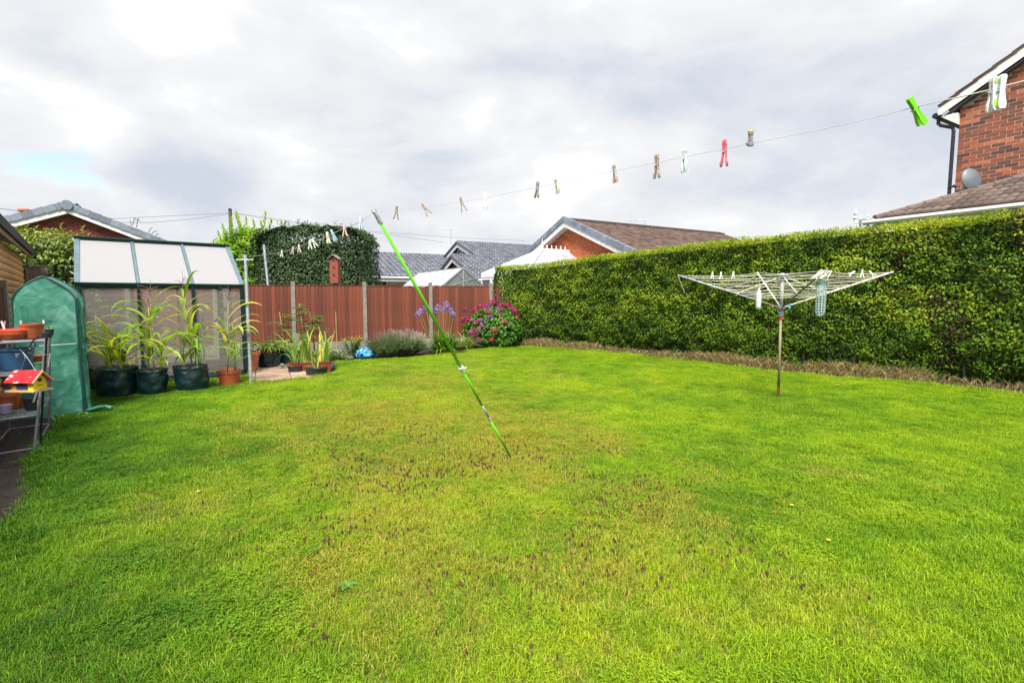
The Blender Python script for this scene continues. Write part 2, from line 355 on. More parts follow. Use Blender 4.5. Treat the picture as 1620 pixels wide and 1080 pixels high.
# ------------------------------------------------------------------ GRASS (stuff): tuft patches placed by geometry nodes
def grass():
    mg, t, b, o = newmat('grass_blades')
    a = nd(t, 'ShaderNodeAttribute'); a.attribute_name = 'rnd'
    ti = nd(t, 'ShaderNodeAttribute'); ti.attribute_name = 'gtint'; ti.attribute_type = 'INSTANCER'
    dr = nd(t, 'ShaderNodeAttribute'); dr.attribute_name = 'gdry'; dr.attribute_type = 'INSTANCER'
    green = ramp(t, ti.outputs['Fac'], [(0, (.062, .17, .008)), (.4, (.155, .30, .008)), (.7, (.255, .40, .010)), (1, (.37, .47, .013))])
    dry = ramp(t, a.outputs['Fac'], [(0, (.24, .28, .012)), (.5, (.36, .34, .024)), (1, (.43, .34, .075))])
    k = mth(t, 'MULTIPLY', mth(t, 'SUBTRACT', mth(t, 'ADD', dr.outputs['Fac'], mth(t, 'MULTIPLY', a.outputs['Fac'], .8)), .85), 3.0, clamp=True)
    c = mixc(t, k, green, dry)
    c = mixc(t, 1.0, c, ramp(t, a.outputs['Fac'], [(0, .40), (.5, .90), (1, 1.28)]), 'MULTIPLY')
    t.links.new(c, b.inputs['Base Color']); b.inputs['Roughness'].default_value = .55; b.inputs['Specular IOR Level'].default_value = .25
    tl = nd(t, 'ShaderNodeBsdfTranslucent'); t.links.new(mixc(t, 1.0, c, (1.2, 1.35, .5), 'MULTIPLY'), tl.inputs[0])
    mx = nd(t, 'ShaderNodeMixShader'); mx.inputs[0].default_value = .35
    t.links.new(b.outputs[0], mx.inputs[1]); t.links.new(tl.outputs[0], mx.inputs[2]); t.links.new(mx.outputs[0], o.inputs[0])
    V = []; F = []; KD = []; RD = []
    NV = 5
    for k in range(NV):
        nb = 150
        for q in range(nb):
            r = .075*math.sqrt(random.random()); an = random.uniform(0, 6.283); x = r*math.cos(an); y = r*math.sin(an)
            h = random.uniform(.015, .035)*(1.3 if k == 1 else 1); w = random.uniform(.0017, .0034)
            az = random.uniform(0, 6.283); le = random.uniform(.2, 1.3); sx, sy = -math.sin(az)*w/2, math.cos(az)*w/2
            if k == 4 and q < 26:   # clover-like broad leaves in one of the patches
                for z3 in range(3):
                    a3 = az+z3*2.094; cx, cy = x+math.cos(a3)*.006, y+math.sin(a3)*.006; hz = .018+random.random()*.014
                    b0 = len(V); V += [(x, y, hz), (cx-math.sin(a3)*.005, cy+math.cos(a3)*.005, hz+.002), (x+math.cos(a3)*.012, y+math.sin(a3)*.012, hz+.001), (cx+math.sin(a3)*.005, cy-math.cos(a3)*.005, hz+.002)]
                    F += [(b0, b0+1, b0+2), (b0, b0+2, b0+3)]; KD += [k]*4; RD += [random.uniform(.25, .6)]*4
                continue
            dx, dy = math.cos(az), math.sin(az); b0 = len(V)
            m1 = h*.5*le*.45; m2 = h*le
            V += [(x-sx, y-sy, 0), (x+sx, y+sy, 0), (x+dx*m1-sx*.9, y+dy*m1-sy*.9, h*.6), (x+dx*m1+sx*.9, y+dy*m1+sy*.9, h*.6), (x+dx*m2, y+dy*m2, h*(1.0-.25*le*le*.5))]
            F += [(b0, b0+1, b0+3), (b0, b0+3, b0+2), (b0+2, b0+3, b0+4)]
            KD += [k]*5; RD += [random.random()]*5
    nT = len(V)
    # placement points
    sp = .066
    xs = np.arange(-8.5, 11.5, sp); ys = np.arange(1.5, 17.5, sp); X, Y = np.meshgrid(xs, ys); X = X.ravel(); Y = Y.ravel()
    X = X+RN.uniform(-.5, .5, len(X))*sp; Y = Y+RN.uniform(-.5, .5, len(Y))*sp
    en = .09*(vn(np.stack([X*4, Y*4, X*0], 1))-.5)
    I = inside(X+en, Y+en, LAWN) & (np.abs(X) < 1.08*Y+.6)
    X = X[I]; Y = Y[I]; n = len(X)
    def N(s, o=3, z=0): return fb(np.stack([X*s, Y*s, X*0+z], 1), o)
    # drought-worn zone left of centre, rich growth to the right; lower-left shade painted into tint by 'left'
    zone = np.exp(-(((X+1.0)/2.6)**2+((Y-4.6)/2.6)**2))+.55*np.exp(-(((X+.8)/3.4)**2+((Y-8.5)/2.6)**2))
    dryv = .50*zone+.85*(N(1.1, 4, 3)-.42)+.60*(N(5.0, 3, 9)-.5)+.45*(N(14, 2, 6)-.5)+.02
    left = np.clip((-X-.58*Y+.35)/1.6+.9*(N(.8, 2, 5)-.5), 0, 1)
    dryv = dryv*(1-.7*left)-.10*np.clip((X-.8)/1.5, 0, 1)
    far = np.clip((Y-5)/9, 0, 1)
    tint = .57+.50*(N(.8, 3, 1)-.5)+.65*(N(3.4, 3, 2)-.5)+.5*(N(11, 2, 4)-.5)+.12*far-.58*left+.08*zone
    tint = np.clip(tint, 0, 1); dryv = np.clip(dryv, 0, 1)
    scl = .55+.75*(N(1.6, 3, 7))+.45*N(8, 2, 8)+RN.uniform(-.18, .18, n)
    edge = np.zeros(n, bool)
    for dx, dy in ((.13, 0), (-.13, 0), (0, .13), (0, -.13)): edge |= ~inside(X+dx, Y+dy, LAWN)
    scl = np.where(edge, scl*1.5, scl); scl *= (1-.38*np.clip(zone, 0, 1)*np.clip(N(3.5, 3, 15)*2.2-.5, 0, 1))
    var = RN.randint(0, 4, n); var = np.where((N(1.7, 2, 12) > .60) & (RN.rand(n) < .35), 4, var)
    rot = np.stack([RN.uniform(-.18, .18, n), RN.uniform(-.18, .18, n), RN.uniform(0, 6.283, n)], 1)
    VV = np.concatenate([np.array(V), np.stack([X, Y, X*0], 1)])
    me = bpy.data.meshes.new('grass'); me.from_pydata(VV.tolist(), [], F); me.update(); me.materials.append(mg)
    def at_(nm, tp, val, w=1):
        a = me.attributes.new(nm, tp, 'POINT'); a.data.foreach_set('vector' if tp == 'FLOAT_VECTOR' else 'value', np.asarray(val, dtype=np.float32).ravel())
    z = np.zeros(nT)
    at_('kindid', 'FLOAT', np.concatenate([KD, np.full(n, -1)])); at_('rnd', 'FLOAT', np.concatenate([RD, np.zeros(n)]))
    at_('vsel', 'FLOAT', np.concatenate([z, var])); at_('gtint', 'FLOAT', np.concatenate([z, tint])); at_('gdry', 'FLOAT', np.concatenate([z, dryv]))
    at_('scl', 'FLOAT', np.concatenate([z, scl])); at_('rot', 'FLOAT_VECTOR', np.concatenate([np.zeros((nT, 3)), rot]))
    ob = bpy.data.objects.new('grass', me); COL.objects.link(ob); tag(ob, 'short green lawn grass with yellowed dry patches across the garden', 'grass', None, 'stuff')
    ng = bpy.data.node_groups.new('grass_tufts', 'GeometryNodeTree')
    ng.interface.new_socket('Geometry', in_out='INPUT', socket_type='NodeSocketGeometry'); ng.interface.new_socket('Geometry', in_out='OUTPUT', socket_type='NodeSocketGeometry')
    gi = ng.nodes.new('NodeGroupInput'); go = ng.nodes.new('NodeGroupOutput'); L = ng.links.new
    def attr(nm, tp='FLOAT'):
        q = ng.nodes.new('GeometryNodeInputNamedAttribute'); q.data_type = tp; q.inputs[0].default_value = nm; return q.outputs[0]
    def cmp(a, v):
        q = ng.nodes.new('FunctionNodeCompare'); q.data_type = 'FLOAT'; q.operation = 'EQUAL'; L(a, q.inputs[0]); q.inputs[1].default_value = v; q.inputs['Epsilon'].default_value = .1; return q.outputs[0]
    sp_ = ng.nodes.new('GeometryNodeSeparateGeometry'); L(gi.outputs[0], sp_.inputs[0]); L(cmp(attr('kindid'), -1), sp_.inputs[1])
    m2p = ng.nodes.new('GeometryNodeMeshToPoints'); L(sp_.outputs[0], m2p.inputs[0])
    jn = ng.nodes.new('GeometryNodeJoinGeometry')
    for k in range(NV):
        s2 = ng.nodes.new('GeometryNodeSeparateGeometry'); L(sp_.outputs[1], s2.inputs[0]); L(cmp(attr('kindid'), k), s2.inputs[1])
        ip = ng.nodes.new('GeometryNodeInstanceOnPoints'); L(m2p.outputs[0], ip.inputs['Points']); L(s2.outputs[0], ip.inputs['Instance'])
        L(cmp(attr('vsel'), k), ip.inputs['Selection']); L(attr('scl'), ip.inputs['Scale'])
        q = attr('rot', 'FLOAT_VECTOR'); e = ng.nodes.new('FunctionNodeEulerToRotation'); L(q, e.inputs[0]); L(e.outputs[0], ip.inputs['Rotation'])
        L(ip.outputs[0], jn.inputs[0])
    L(jn.outputs[0], go.inputs[0])
    md = ob.modifiers.new('tufts', 'NODES'); md.node_group = ng
    print('grass points', n)
grass()
def lawn_specks():
    """dark seed heads of the low weed in the worn zone, a few yellow flowers"""
    n = 46000; X = RN.uniform(-4.5, 4.5, n); Y = RN.uniform(2.0, 9.5, n)
    w = np.exp(-(((X-.1)/1.7)**2+((Y-3.6)/1.1)**2))+.55*np.exp(-(((X+1.6)/1.6)**2+((Y-4.9)/.9)**2))
    cl = fb(np.stack([X*2.2, Y*2.2, X*0+5], 1), 3)
    k = RN.rand(n) < .55*w*(np.clip((cl-.43)*6, 0, 1)**1.5+.05); X = X[k]; Y = Y[k]; m = MB()
    for x, y in zip(X, Y):
        s = random.uniform(.0035, .0095); m.lathe([(s*.4, .018), (s, .024), (s*.9, .036), (s*.3, .046)], 5, (x, y, random.uniform(-.012, .000)), r=random.random())
    tag(m.build('seed_heads', rndmat('seed_head', [(0, (.030, .016, .010)), (1, (.13, .062, .03))], .9, 'rnd', bump=0)), 'scattered dark brown weed seed heads in the worn part of the lawn', 'seed heads', None, 'stuff')
lawn_specks()
myel = mat('yellow_petal', (.75, .52, .02), .6, .1, 5)
for i, (px, py, c, lb) in enumerate([(1310, 865, myel, 'tiny yellow flower in the right part of the lawn'), (1252, 808, myel, 'tiny yellow flower just right of the red fallen petal'), (314, 786, myel, 'tiny yellow flower on the left side of the lawn'),
                          (1225, 819, mat('red_petal', (.62, .06, .02), .6, .1, 5), 'red fallen petal lying on the lawn right of centre'), (1325, 614, mat('orange_leaf', (.5, .2, .06), .6, .1, 5), 'orange fallen leaf on the lawn beside the rotary airer')]):
    p = gp(px, py); m = MB(); w = .011 if i != 4 else .03
    for k in range(5):
        a = k*1.2566; V, F = ribbon((0, 0, .045), a, .4, w*1.3, w, .8, 3, wp=lambda t: math.sin(.4+t*2.5)); m.add(V, F)
    tag(m.build(['flower', 'flower', 'flower', 'petal', 'fallen_leaf'][i], c, local=True, org=p), lb, ['flower', 'flower', 'flower', 'petal', 'leaf'][i])
m = MB()
for k in range(6):
    V, F = ribbon((0, 0, .01), k*1.05+.3, .35, .055, .034, .9, 4, wp=lambda t: math.sin(.3+t*2.7)); m.add(V, F, random.random())
tag(m.build('weed', leafmat('weed_leaf', [(0, (.07, .17, .03)), (1, (.12, .25, .05))]), local=True, org=gp(550, 930)), 'flat pale green weed rosette in the lawn near the bottom of the photo', 'weed')
# ------------------------------------------------------------------ HEDGE
hed = empty('hedge', (4.5, 13.0, 0), 0, 'tall clipped green beech hedge running along the right side of the lawn', 'hedge')
HP = [(-.50, 16.38, 2.50), (.95, 16.35, 2.60), (2.75, 14.75, 2.78), (4.5, 12.75, 2.84), (5.85, 11.05, 2.88), (7.2, 9.95, 2.93), (8.55, 8.6, 2.97), (10.4, 6.4, 3.0), (12.2, 4.3, 3.0)]
HX = np.array([p[0] for p in HP]); HY = np.array([p[1] for p in HP]); HH = np.array([p[2] for p in HP])
HS = np.concatenate([[0], np.cumsum(np.hypot(np.diff(HX), np.diff(HY)))])
def hpos(s):
    x = np.interp(s, HS, HX); y = np.interp(s, HS, HY); h = np.interp(s, HS, HH)
    tx = np.interp(s+.3, HS, HX)-np.interp(s-.3, HS, HX); ty = np.interp(s+.3, HS, HY)-np.interp(s-.3, HS, HY)
    l = np.hypot(tx, ty)+1e-9; tx /= l; ty /= l
    return x, y, h, tx, ty, ty, -tx     # normal towards the lawn = (ty,-tx)
def hedge():
    n = 125000; Ls = HS[-1]; s = RN.uniform(0, 1, n)**.93*Ls; s = np.clip(s, 0.0, Ls-.3)
    z01 = RN.rand(n); top = RN.rand(n) < .22
    x, y, h, tx, ty, nx, ny = hpos(s)
    # normal: lawn side
    sg = -1
    nx, ny = sg*nx, sg*ny
    nx, ny = np.where(nx*(-.8)+ny*(-.6) > 0, nx, -nx), np.where(nx*(-.8)+ny*(-.6) > 0, ny, -ny)
    z = .09+z01*(h-.09)
    lump = fb(np.stack([s*1.3, z*1.5, s*0], 1), 3)-.5; l2 = fb(np.stack([s*5.5, z*6.5, s*0+3], 1), 2)-.5
    dep = .15*lump*2+.14*l2*2; bot = np.clip((.75-z)/.75, 0, 1)*.17; shoulder = np.clip((z-(h-.18))/.18, 0, 1)**2*.16
    inn = RN.rand(n)**1.8*.20
    d = dep-bot-shoulder-inn
    P = np.stack([x+nx*d, y+ny*d, z], 1)
    N = np.stack([nx, ny, np.full(n, .55)], 1)+RN.normal(size=(n, 3))*.62
    # top surface
    td = RN.uniform(-.75, .12, n); ht = h+.05*(fb(np.stack([s*2.5, td*4, s*0+8], 1), 3)-.5)*3.0+RN.uniform(-.10, .04, n)
    P = np.where(top[:, None], np.stack([x+nx*td, y+ny*td, ht], 1), P)
    N = np.where(top[:, None], np.array([0, 0, 1.])+RN.normal(size=(n, 3))*.6, N)
    L = RN.uniform(.036, .066, n); L = np.where(top, L*.8, L)
    yel = fb(np.stack([P[:, 0]*2.2, P[:, 1]*2.2, P[:, 2]*2.6], 1), 3)
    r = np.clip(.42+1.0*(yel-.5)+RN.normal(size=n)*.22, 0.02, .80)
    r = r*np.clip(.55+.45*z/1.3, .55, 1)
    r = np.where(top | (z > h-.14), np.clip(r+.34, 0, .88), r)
    pur = fb(np.stack([P[:, 0]*1.5+9, P[:, 1]*1.5, P[:, 2]*2.0], 1), 2)
    r = np.where((pur > .69) & (RN.rand(n) < .45) & (s > 9), .985, r)
    r = np.where(RN.rand(n) < .006, .92, r)
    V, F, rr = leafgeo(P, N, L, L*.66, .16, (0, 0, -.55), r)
    # left end of the hedge
    n2 = 5200; z = RN.uniform(.15, 2.5, n2); q = RN.uniform(-.85, .1, n2)
    x, y, h, tx, ty, nx, ny = hpos(np.zeros(n2)+.01)
    nx, ny = (.6, .8); e = np.array([-.87, .5]); 
    ww = .10*(fb(np.stack([q*3, z*2.5, q*0], 1), 3)-.5)*2
    P2 = np.stack([HX[0]-q*.55+e[0]*ww, HY[0]-q*.85+e[1]*ww, z], 1)
    N2 = np.array([-.87, .3, .45])+RN.normal(size=(n2, 3))*.6
    V2, F2, r2 = leafgeo(P2, N2, RN.uniform(.045, .075, n2), .045, .16, (0, 0, -.5), np.clip(RN.normal(size=n2)*.15+.35, 0, .8))
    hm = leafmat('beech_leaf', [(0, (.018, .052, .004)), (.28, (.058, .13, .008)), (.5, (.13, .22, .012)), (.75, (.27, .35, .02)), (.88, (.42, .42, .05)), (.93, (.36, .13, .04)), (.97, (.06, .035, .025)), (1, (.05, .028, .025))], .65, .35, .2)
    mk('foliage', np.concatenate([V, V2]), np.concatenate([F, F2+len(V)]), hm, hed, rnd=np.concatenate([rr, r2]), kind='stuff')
    # twiggy core
    m = MB(); st = np.arange(0.25, Ls, .6)
    for a, b_ in zip(st[:-1], st[1:]):
        q = [hpos(np.array([v])) for v in (a, b_)]
        pts = []
        for w in q: pts.append((w[0][0], w[1][0], w[2][0]))
        nrm = Vector((.75, .66, 0))
        A = Vector((pts[0][0], pts[0][1], .1))+nrm*.30; B = Vector((pts[1][0], pts[1][1], .1))+nrm*.30
        C = A+nrm*.35; D = B+nrm*.35; hA = pts[0][2]-.10; hB = pts[1][2]-.10
        m.add([A, B, D, C, (A.x, A.y, hA), (B.x, B.y, hB), (D.x, D.y, hB), (C.x, C.y, hA)], [(0, 1, 5, 4), (3, 2, 6, 7), (4, 5, 6, 7), (0, 3, 7, 4), (1, 2, 6, 5)])
    for v in np.arange(.3, Ls-.5, .42):
        w = hpos(np.array([v])); x, y = w[0][0]+.15, w[1][0]+.13
        for k in range(2):
            m.tube([(x+random.uniform(-.1, .1), y+random.uniform(-.1, .1), -.02), (x+random.uniform(-.15, .15), y+random.uniform(-.1, .15), .5), (x+random.uniform(-.3, .3), y+random.uniform(0, .3), 1.3)], [.022, .016, .008], 5)
    m.build('twigs', M['darkcore'], hed)
hedge()
def dry_grass():
    n = 26000; s = RN.uniform(.9, HS[-1]-.4, n); k = fb(np.stack([s*1.3, s*0, s*0], 1), 3); keep = RN.rand(n) < np.clip((k-.28)*3.0, .30, 1); s = s[keep]; n = len(s)
    x, y, h, *_ = hpos(s); off = RN.uniform(-.05, .50, n); x = x-.8*off; y = y-.6*off; V = []; F = []; r = []
    k = fb(np.stack([s*1.3, s*0, s*0], 1), 3)
    for i in range(n):
        hh = random.uniform(.06, .27)*(0.35+1.1*k[i])*(1-.6*max(0, off[i]-.15)/.35); az = random.uniform(0, 6.283); le = random.uniform(.1, 1.1); w = random.uniform(.0016, .0036)
        b = len(V); sx, sy = -math.sin(az)*w, math.cos(az)*w
        V += [(x[i]-sx, y[i]-sy, 0), (x[i]+sx, y[i]+sy, 0), (x[i]+math.cos(az)*le*hh*.4+sx*.7, y[i]+math.sin(az)*le*hh*.4+sy*.7, hh*.6), (x[i]+math.cos(az)*le*hh, y[i]+math.sin(az)*le*hh, hh)]
        F += [(b, b+1, b+2), (b, b+2, b+3)]; r += [random.random()*(1 if random.random() < .85 else 0)]*4
    ms = leafmat('dry_grass_stalk', [(0, (.08, .14, .02)), (.2, (.14, .11, .04)), (.6, (.30, .19, .09)), (1, (.46, .34, .19))], .8, .25, .2, tint=(1, 1, .8))
    tag(mk('dry_grass', V, np.array(F), ms, rnd=r, org=(4.4, 12.3, 0)), 'band of long dead brown grass along the foot of the hedge', 'dry grass', None, 'stuff')
dry_grass()
# red and white bits glimpsed under the hedge
def hedge_ornament(px, py, h, cols, lb):
    p = gp(px, py+6); p += Vector((.05, .1, 0)); t = empty('garden_ornament', p, 0, lb, 'ornament')
    MB().lathe([(.02, 0), (.035, .02), (.03, h*.45), (.02, h*.55)], 10).build('body', cols[0], t, local=True)
    MB().lathe([(.018, h*.5), (.03, h*.6), (.03, h*.68), (.022, h*.76), (.004, h)], 10).build('hat', cols[1], t, local=True)
mred = mat('red_paint', (.55, .02, .012), .4, .15, 12); 
hedge_ornament(1094, 556, .22, (M['whitepaint'], mred), 'small garden ornament with a white body and red hat, left one under the hedge')
hedge_ornament(1113, 553, .20, (mred, M['whitepaint']), 'small garden ornament with a red body and white top, right one under the hedge')
# ------------------------------------------------------------------ BACK FENCE
fu = Vector((.94, .342, 0)).normalized(); fn = Vector((fu.y, -fu.x, 0)); F0 = Vector((-4.3, 15.0, 0)); FA = math.atan2(fu.y, fu.x)
fen = empty('fence', F0, 0, 'reddish brown featheredge fence with concrete posts across the back of the garden', 'fence')
def board_mesh(w=.116, h=1.62):
    return MB().prism([(-w/2, .004, 0), (w/2, .009, 0), (w/2, -.009, 0), (-w/2, .0, 0)], (0, 0, h))
def fence_run(P0, u, n, s0, s1, posts, par, bm, top, grav=.28, postm=M['concrete'], ph=.08):
    a = math.atan2(u.y, u.x); proto = None
    for s in posts:
        if s == 4.28: continue      # this end runs into the hedge
        c = P0+u*s; m = MB(); m.box((0, 0, (top+ph)/2-.05), (.105, .10, top+ph+.1)); m.prism([(-.0525, -.05, top+ph), (.0525, -.05, top+ph), (.0525, .05, top+ph), (-.0525, .05, top+ph)], (0, 0, .012))
        o = m.build('post', postm, par, local=True); o.location = c-wloc(par); o.rotation_euler = (R(random.uniform(-.3, .3)), R(random.uniform(-.5, .5)), a)
    for s_a, s_b in zip(posts[:-1], posts[1:]):
        L = s_b-s_a-.1; c = P0+u*(s_a+s_b)/2
        o = MB().box((0, 0, grav/2), (L, .05, grav)).build('gravel_board', postm, par, local=True); o.location = c-wloc(par); o.rotation_euler = (0, 0, a)
        nb = int(round(L/.1)); zt = top-grav-.03+random.uniform(-.01, .012)
        for k in range(nb):
            if proto is None:
                m = board_mesh(.112, 1); proto = m.build('board', bm, par, local=True, smooth=False); o = proto
            else: o = proto.copy(); COL.objects.link(o); o.parent = par
            o.location = P0+u*(s_a+.05+L*(k+.5)/nb)+n*(.012)+Vector((0, 0, grav))-wloc(par); o.scale = (1, 1, zt+random.uniform(-.006, .004)); o.rotation_euler = (0, 0, a+R(random.uniform(-.6, .6)))
        for z in (grav+.25, top-.25):
            o = MB().box((0, 0, z), (L, .035, .06)).build('rail', bm, par, local=True); o.location = c-n*.035-wloc(par); o.rotation_euler = (0, 0, a)
        o = MB().box((0, 0, grav+zt+.014), (L, .05, .022)).build('capping', bm, par, local=True); o.location = c+n*.004-wloc(par); o.rotation_euler = (0, 0, a)
fence_run(F0, fu, fn, 0, 0, [-7.72, -5.79, -3.86, -1.93, 0, 1.93, 3.86, 4.28], fen, M['fence'], 1.90)
o = MB().tube([(0, 0, 0), (0, 0, 1.15)], .013, 6).build('cane', M['stem'], None, local=True, org=at(533, 555, 14.4)-Vector((0, 0, .25))); o.location.z = .0
tag(o, 'thin upright cane standing against the back fence right of the iris trough', 'cane')
# left boundary fence
lu = Vector((-.57, .82, 0)).normalized(); ln = Vector((lu.y, -lu.x, 0)); Lp = Vector((-6.12, 5.66, 0))
lf = empty('fence', Lp, 0, 'dark brown boarded fence with concrete posts along the left side of the garden', 'fence')
M['fenced'] = mat('dark_fence_stain', (.075, .022, .012), .75, .3, 3, stretch=(14, 14, .8), bump=.35, bscale=16, obj=.2)
fence_run(Lp, lu, ln, 0, 0, [-6.9, -5.0, -3.1, -1.2, .75, 2.1], lf, M['fenced'], 1.70)
of = empty('fence', at(58, 440, 8.9).xy.to_3d(), 0, 'short weathered grey fence panel above the green tent', 'fence')
for k in range(6):
    p = at(45+k*5.6, 440, 8.9+k*.07)
    o = MB().box((0, 0, 1.04), (.062, .018, 2.08)).build('board', M['fence_old'], of, local=True); o.location = Vector((p.x, p.y, 0))-wloc(of); o.rotation_euler = (0, 0, .5)
a_ = at(44, 415, 8.85); b_ = at(76, 415, 9.25); MB().beam((a_.x, a_.y, 2.10), (b_.x, b_.y, 2.10), .05, .025).build('capping', M['fence_old'], of)
# ------------------------------------------------------------------ SHED (left, over the fence)
shd = empty('shed', (-7.9, 8.2, 0), 0, 'tan log-board garden shed with black felt roof at the left edge', 'shed')
sa = Vector((-7.40, 7.40, 0)); sb = Vector((-10.45, 11.02, 0)); su = (sb-sa).normalized(); sn = Vector((su.y, -su.x, 0)); SL = (sb-sa).length
mlog = mat('log_board', (.58, .30, .11), .55, .25, 2.5, stretch=(6, 1, 6), bump=.15, bscale=10, obj=.10)
sq = sa-su*1.5
for i in range(20):
    z0 = .12+i*.115
    prof = [(0, 0), (.014, .02), (.02, .055), (.016, .09), (.004, .113), (-.02, .113), (-.02, 0)]
    m = MB(); m.prism([sq+sn*(x+.0)+Vector((0, 0, z0+z)) for x, z in prof], su*(SL+1.5)); m.build('board', mlog, shd)
back = -sn
m = MB()
for q in (sq+back*.03, ): m.prism([q, q+back*2.2, q+back*2.2+Vector((0, 0, 2.3)), q+Vector((0, 0, 2.3))], su*(SL+1.47))
m.build('wall', mlog, shd)
m = MB(); e0 = sq+sn*.20-su*.1; e1_ = sb+sn*.20+su*.22
m.prism([e0+Vector((0, 0, 2.53)), e0+back*1.4+Vector((0, 0, 3.10)), e0+back*1.4+Vector((0, 0, 3.15)), e0+Vector((0, 0, 2.59))], e1_-e0)
m.prism([e0+Vector((0, 0, 2.45)), e0+back*.03+Vector((0, 0, 2.45)), e0+back*.03+Vector((0, 0, 2.529)), e0+Vector((0, 0, 2.529))], e1_-e0)
m.build('roof', mat('roof_felt', (.03, .032, .036), .9, .3, 12, bump=.4), shd)
m = MB(); m.prism([e0+back*.035+Vector((0, 0, 2.38)), e0+back*.06+Vector((0, 0, 2.38)), e0+back*.06+Vector((0, 0, 2.51)), e0+back*.035+Vector((0, 0, 2.51))], e1_-e0-su*.02)
m.build('fascia', mat('aged_fascia', (.22, .12, .05), .7, .4, 6), shd)
# ------------------------------------------------------------------ bricks / tiles / houses
def brick_geo(O, u, n, poly, bl=.215, bh=.065, j=.010, proud=.006, th=.03):
    """positions (centre) of bricks inside 2-D polygon poly (along u, z) of a wall plane"""
    xs = [p[0] for p in poly]; zs = [p[1] for p in poly]; out = []; row = 0; z = min(zs)
    while z < max(zs):
        x = min(xs)-(bl+j)*(.5 if row % 2 else 0)
        while x < max(xs)+bl:
            out.append((x+bl/2, z+bh/2, bl)); x += bl+j
        z += bh+j; row += 1
    P = np.array(out); I = inside(P[:, 0], P[:, 1], poly) & inside(P[:, 0], P[:, 1]+bh*.4, poly)
    return P[I]
def bricks_stuff(P, O, u, n, bh=.065, proud=.006, par=None, m=None):
    u3 = np.array(u); n3 = np.array(n); O = np.array(O); k = len(P); bl = P[:, 2]
    cs = []
    for dx, dz, dn in ((-.5, -.5, 0), (.5, -.5, 0), (.5, .5, 0), (-.5, .5, 0), (-.5, -.5, 1), (.5, -.5, 1), (.5, .5, 1), (-.5, .5, 1)):
        cs.append(O+u3*(P[:, 0]+dx*bl)[:, None]+n3*(proud*dn-.004*(1-dn))+np.array([0, 0, 1.])*(P[:, 1]+dz*bh)[:, None])
    V = np.stack(cs, 1).reshape(-1, 3); b = (np.arange(k)*8)[:, None]
    F = np.concatenate([b+[[4, 5, 6, 7]], b+[[0, 1, 5, 4]], b+[[1, 2, 6, 5]], b+[[2, 3, 7, 6]], b+[[3, 0, 4, 7]]], 0)
    return mk('bricks', V, F, m, par, rnd=np.repeat(RN.rand(k), 8), kind='stuff')
def tiles_stuff(O, e, s, n, W_, L_, par, m, tw=.30, th=.33, clip=None, amp=.022, name='tiles', K=4):
    """pantile-like roof covering; O lower corner, e along the eave, s up the slope"""
    O, e, s, n = [np.array(x, float) for x in (O, e, s, n)]
    nx = int(math.ceil(W_/tw)); ny = int(math.ceil(L_/th)); I, J = np.meshgrid(np.arange(nx), np.arange(ny)); I = I.ravel(); J = J.ravel()
    if clip: k = np.array([clip((i+.5)*tw, (j+.5)*th) for i, j in zip(I, J)]); I = I[k]; J = J[k]
    N_ = len(I); hx = [0, .25, .5, .75, 1.0]; hh = [0, 1, .35, 1, 0] if K == 4 else None
    jit = RN.uniform(-.004, .004, N_)
    rows = []
    for (ds, dn) in ((th*1.08, .006), (0, .030), (0, .004)):
        for q in range(5):
            d = (amp*hh[q] if dn > .005 else 0)
            rows.append(O+e*((I+hx[q]*.985)*tw)[:, None]+s*(J*th+ds)[:, None]+n*((dn+d)+jit)[:, None])
    V = np.stack(rows, 1).reshape(-1, 3); b = (np.arange(N_)*15)[:, None]; F = []
    for r_ in (0, 1):
        for q in range(4): F.append(b+[[r_*5+q, r_*5+q+1, (r_+1)*5+q+1, (r_+1)*5+q]])
    return mk(name, V, np.concatenate(F, 0), m, par, rnd=np.repeat(RN.rand(N_), 15), kind='stuff')
UP = Vector((0, 0, 1))
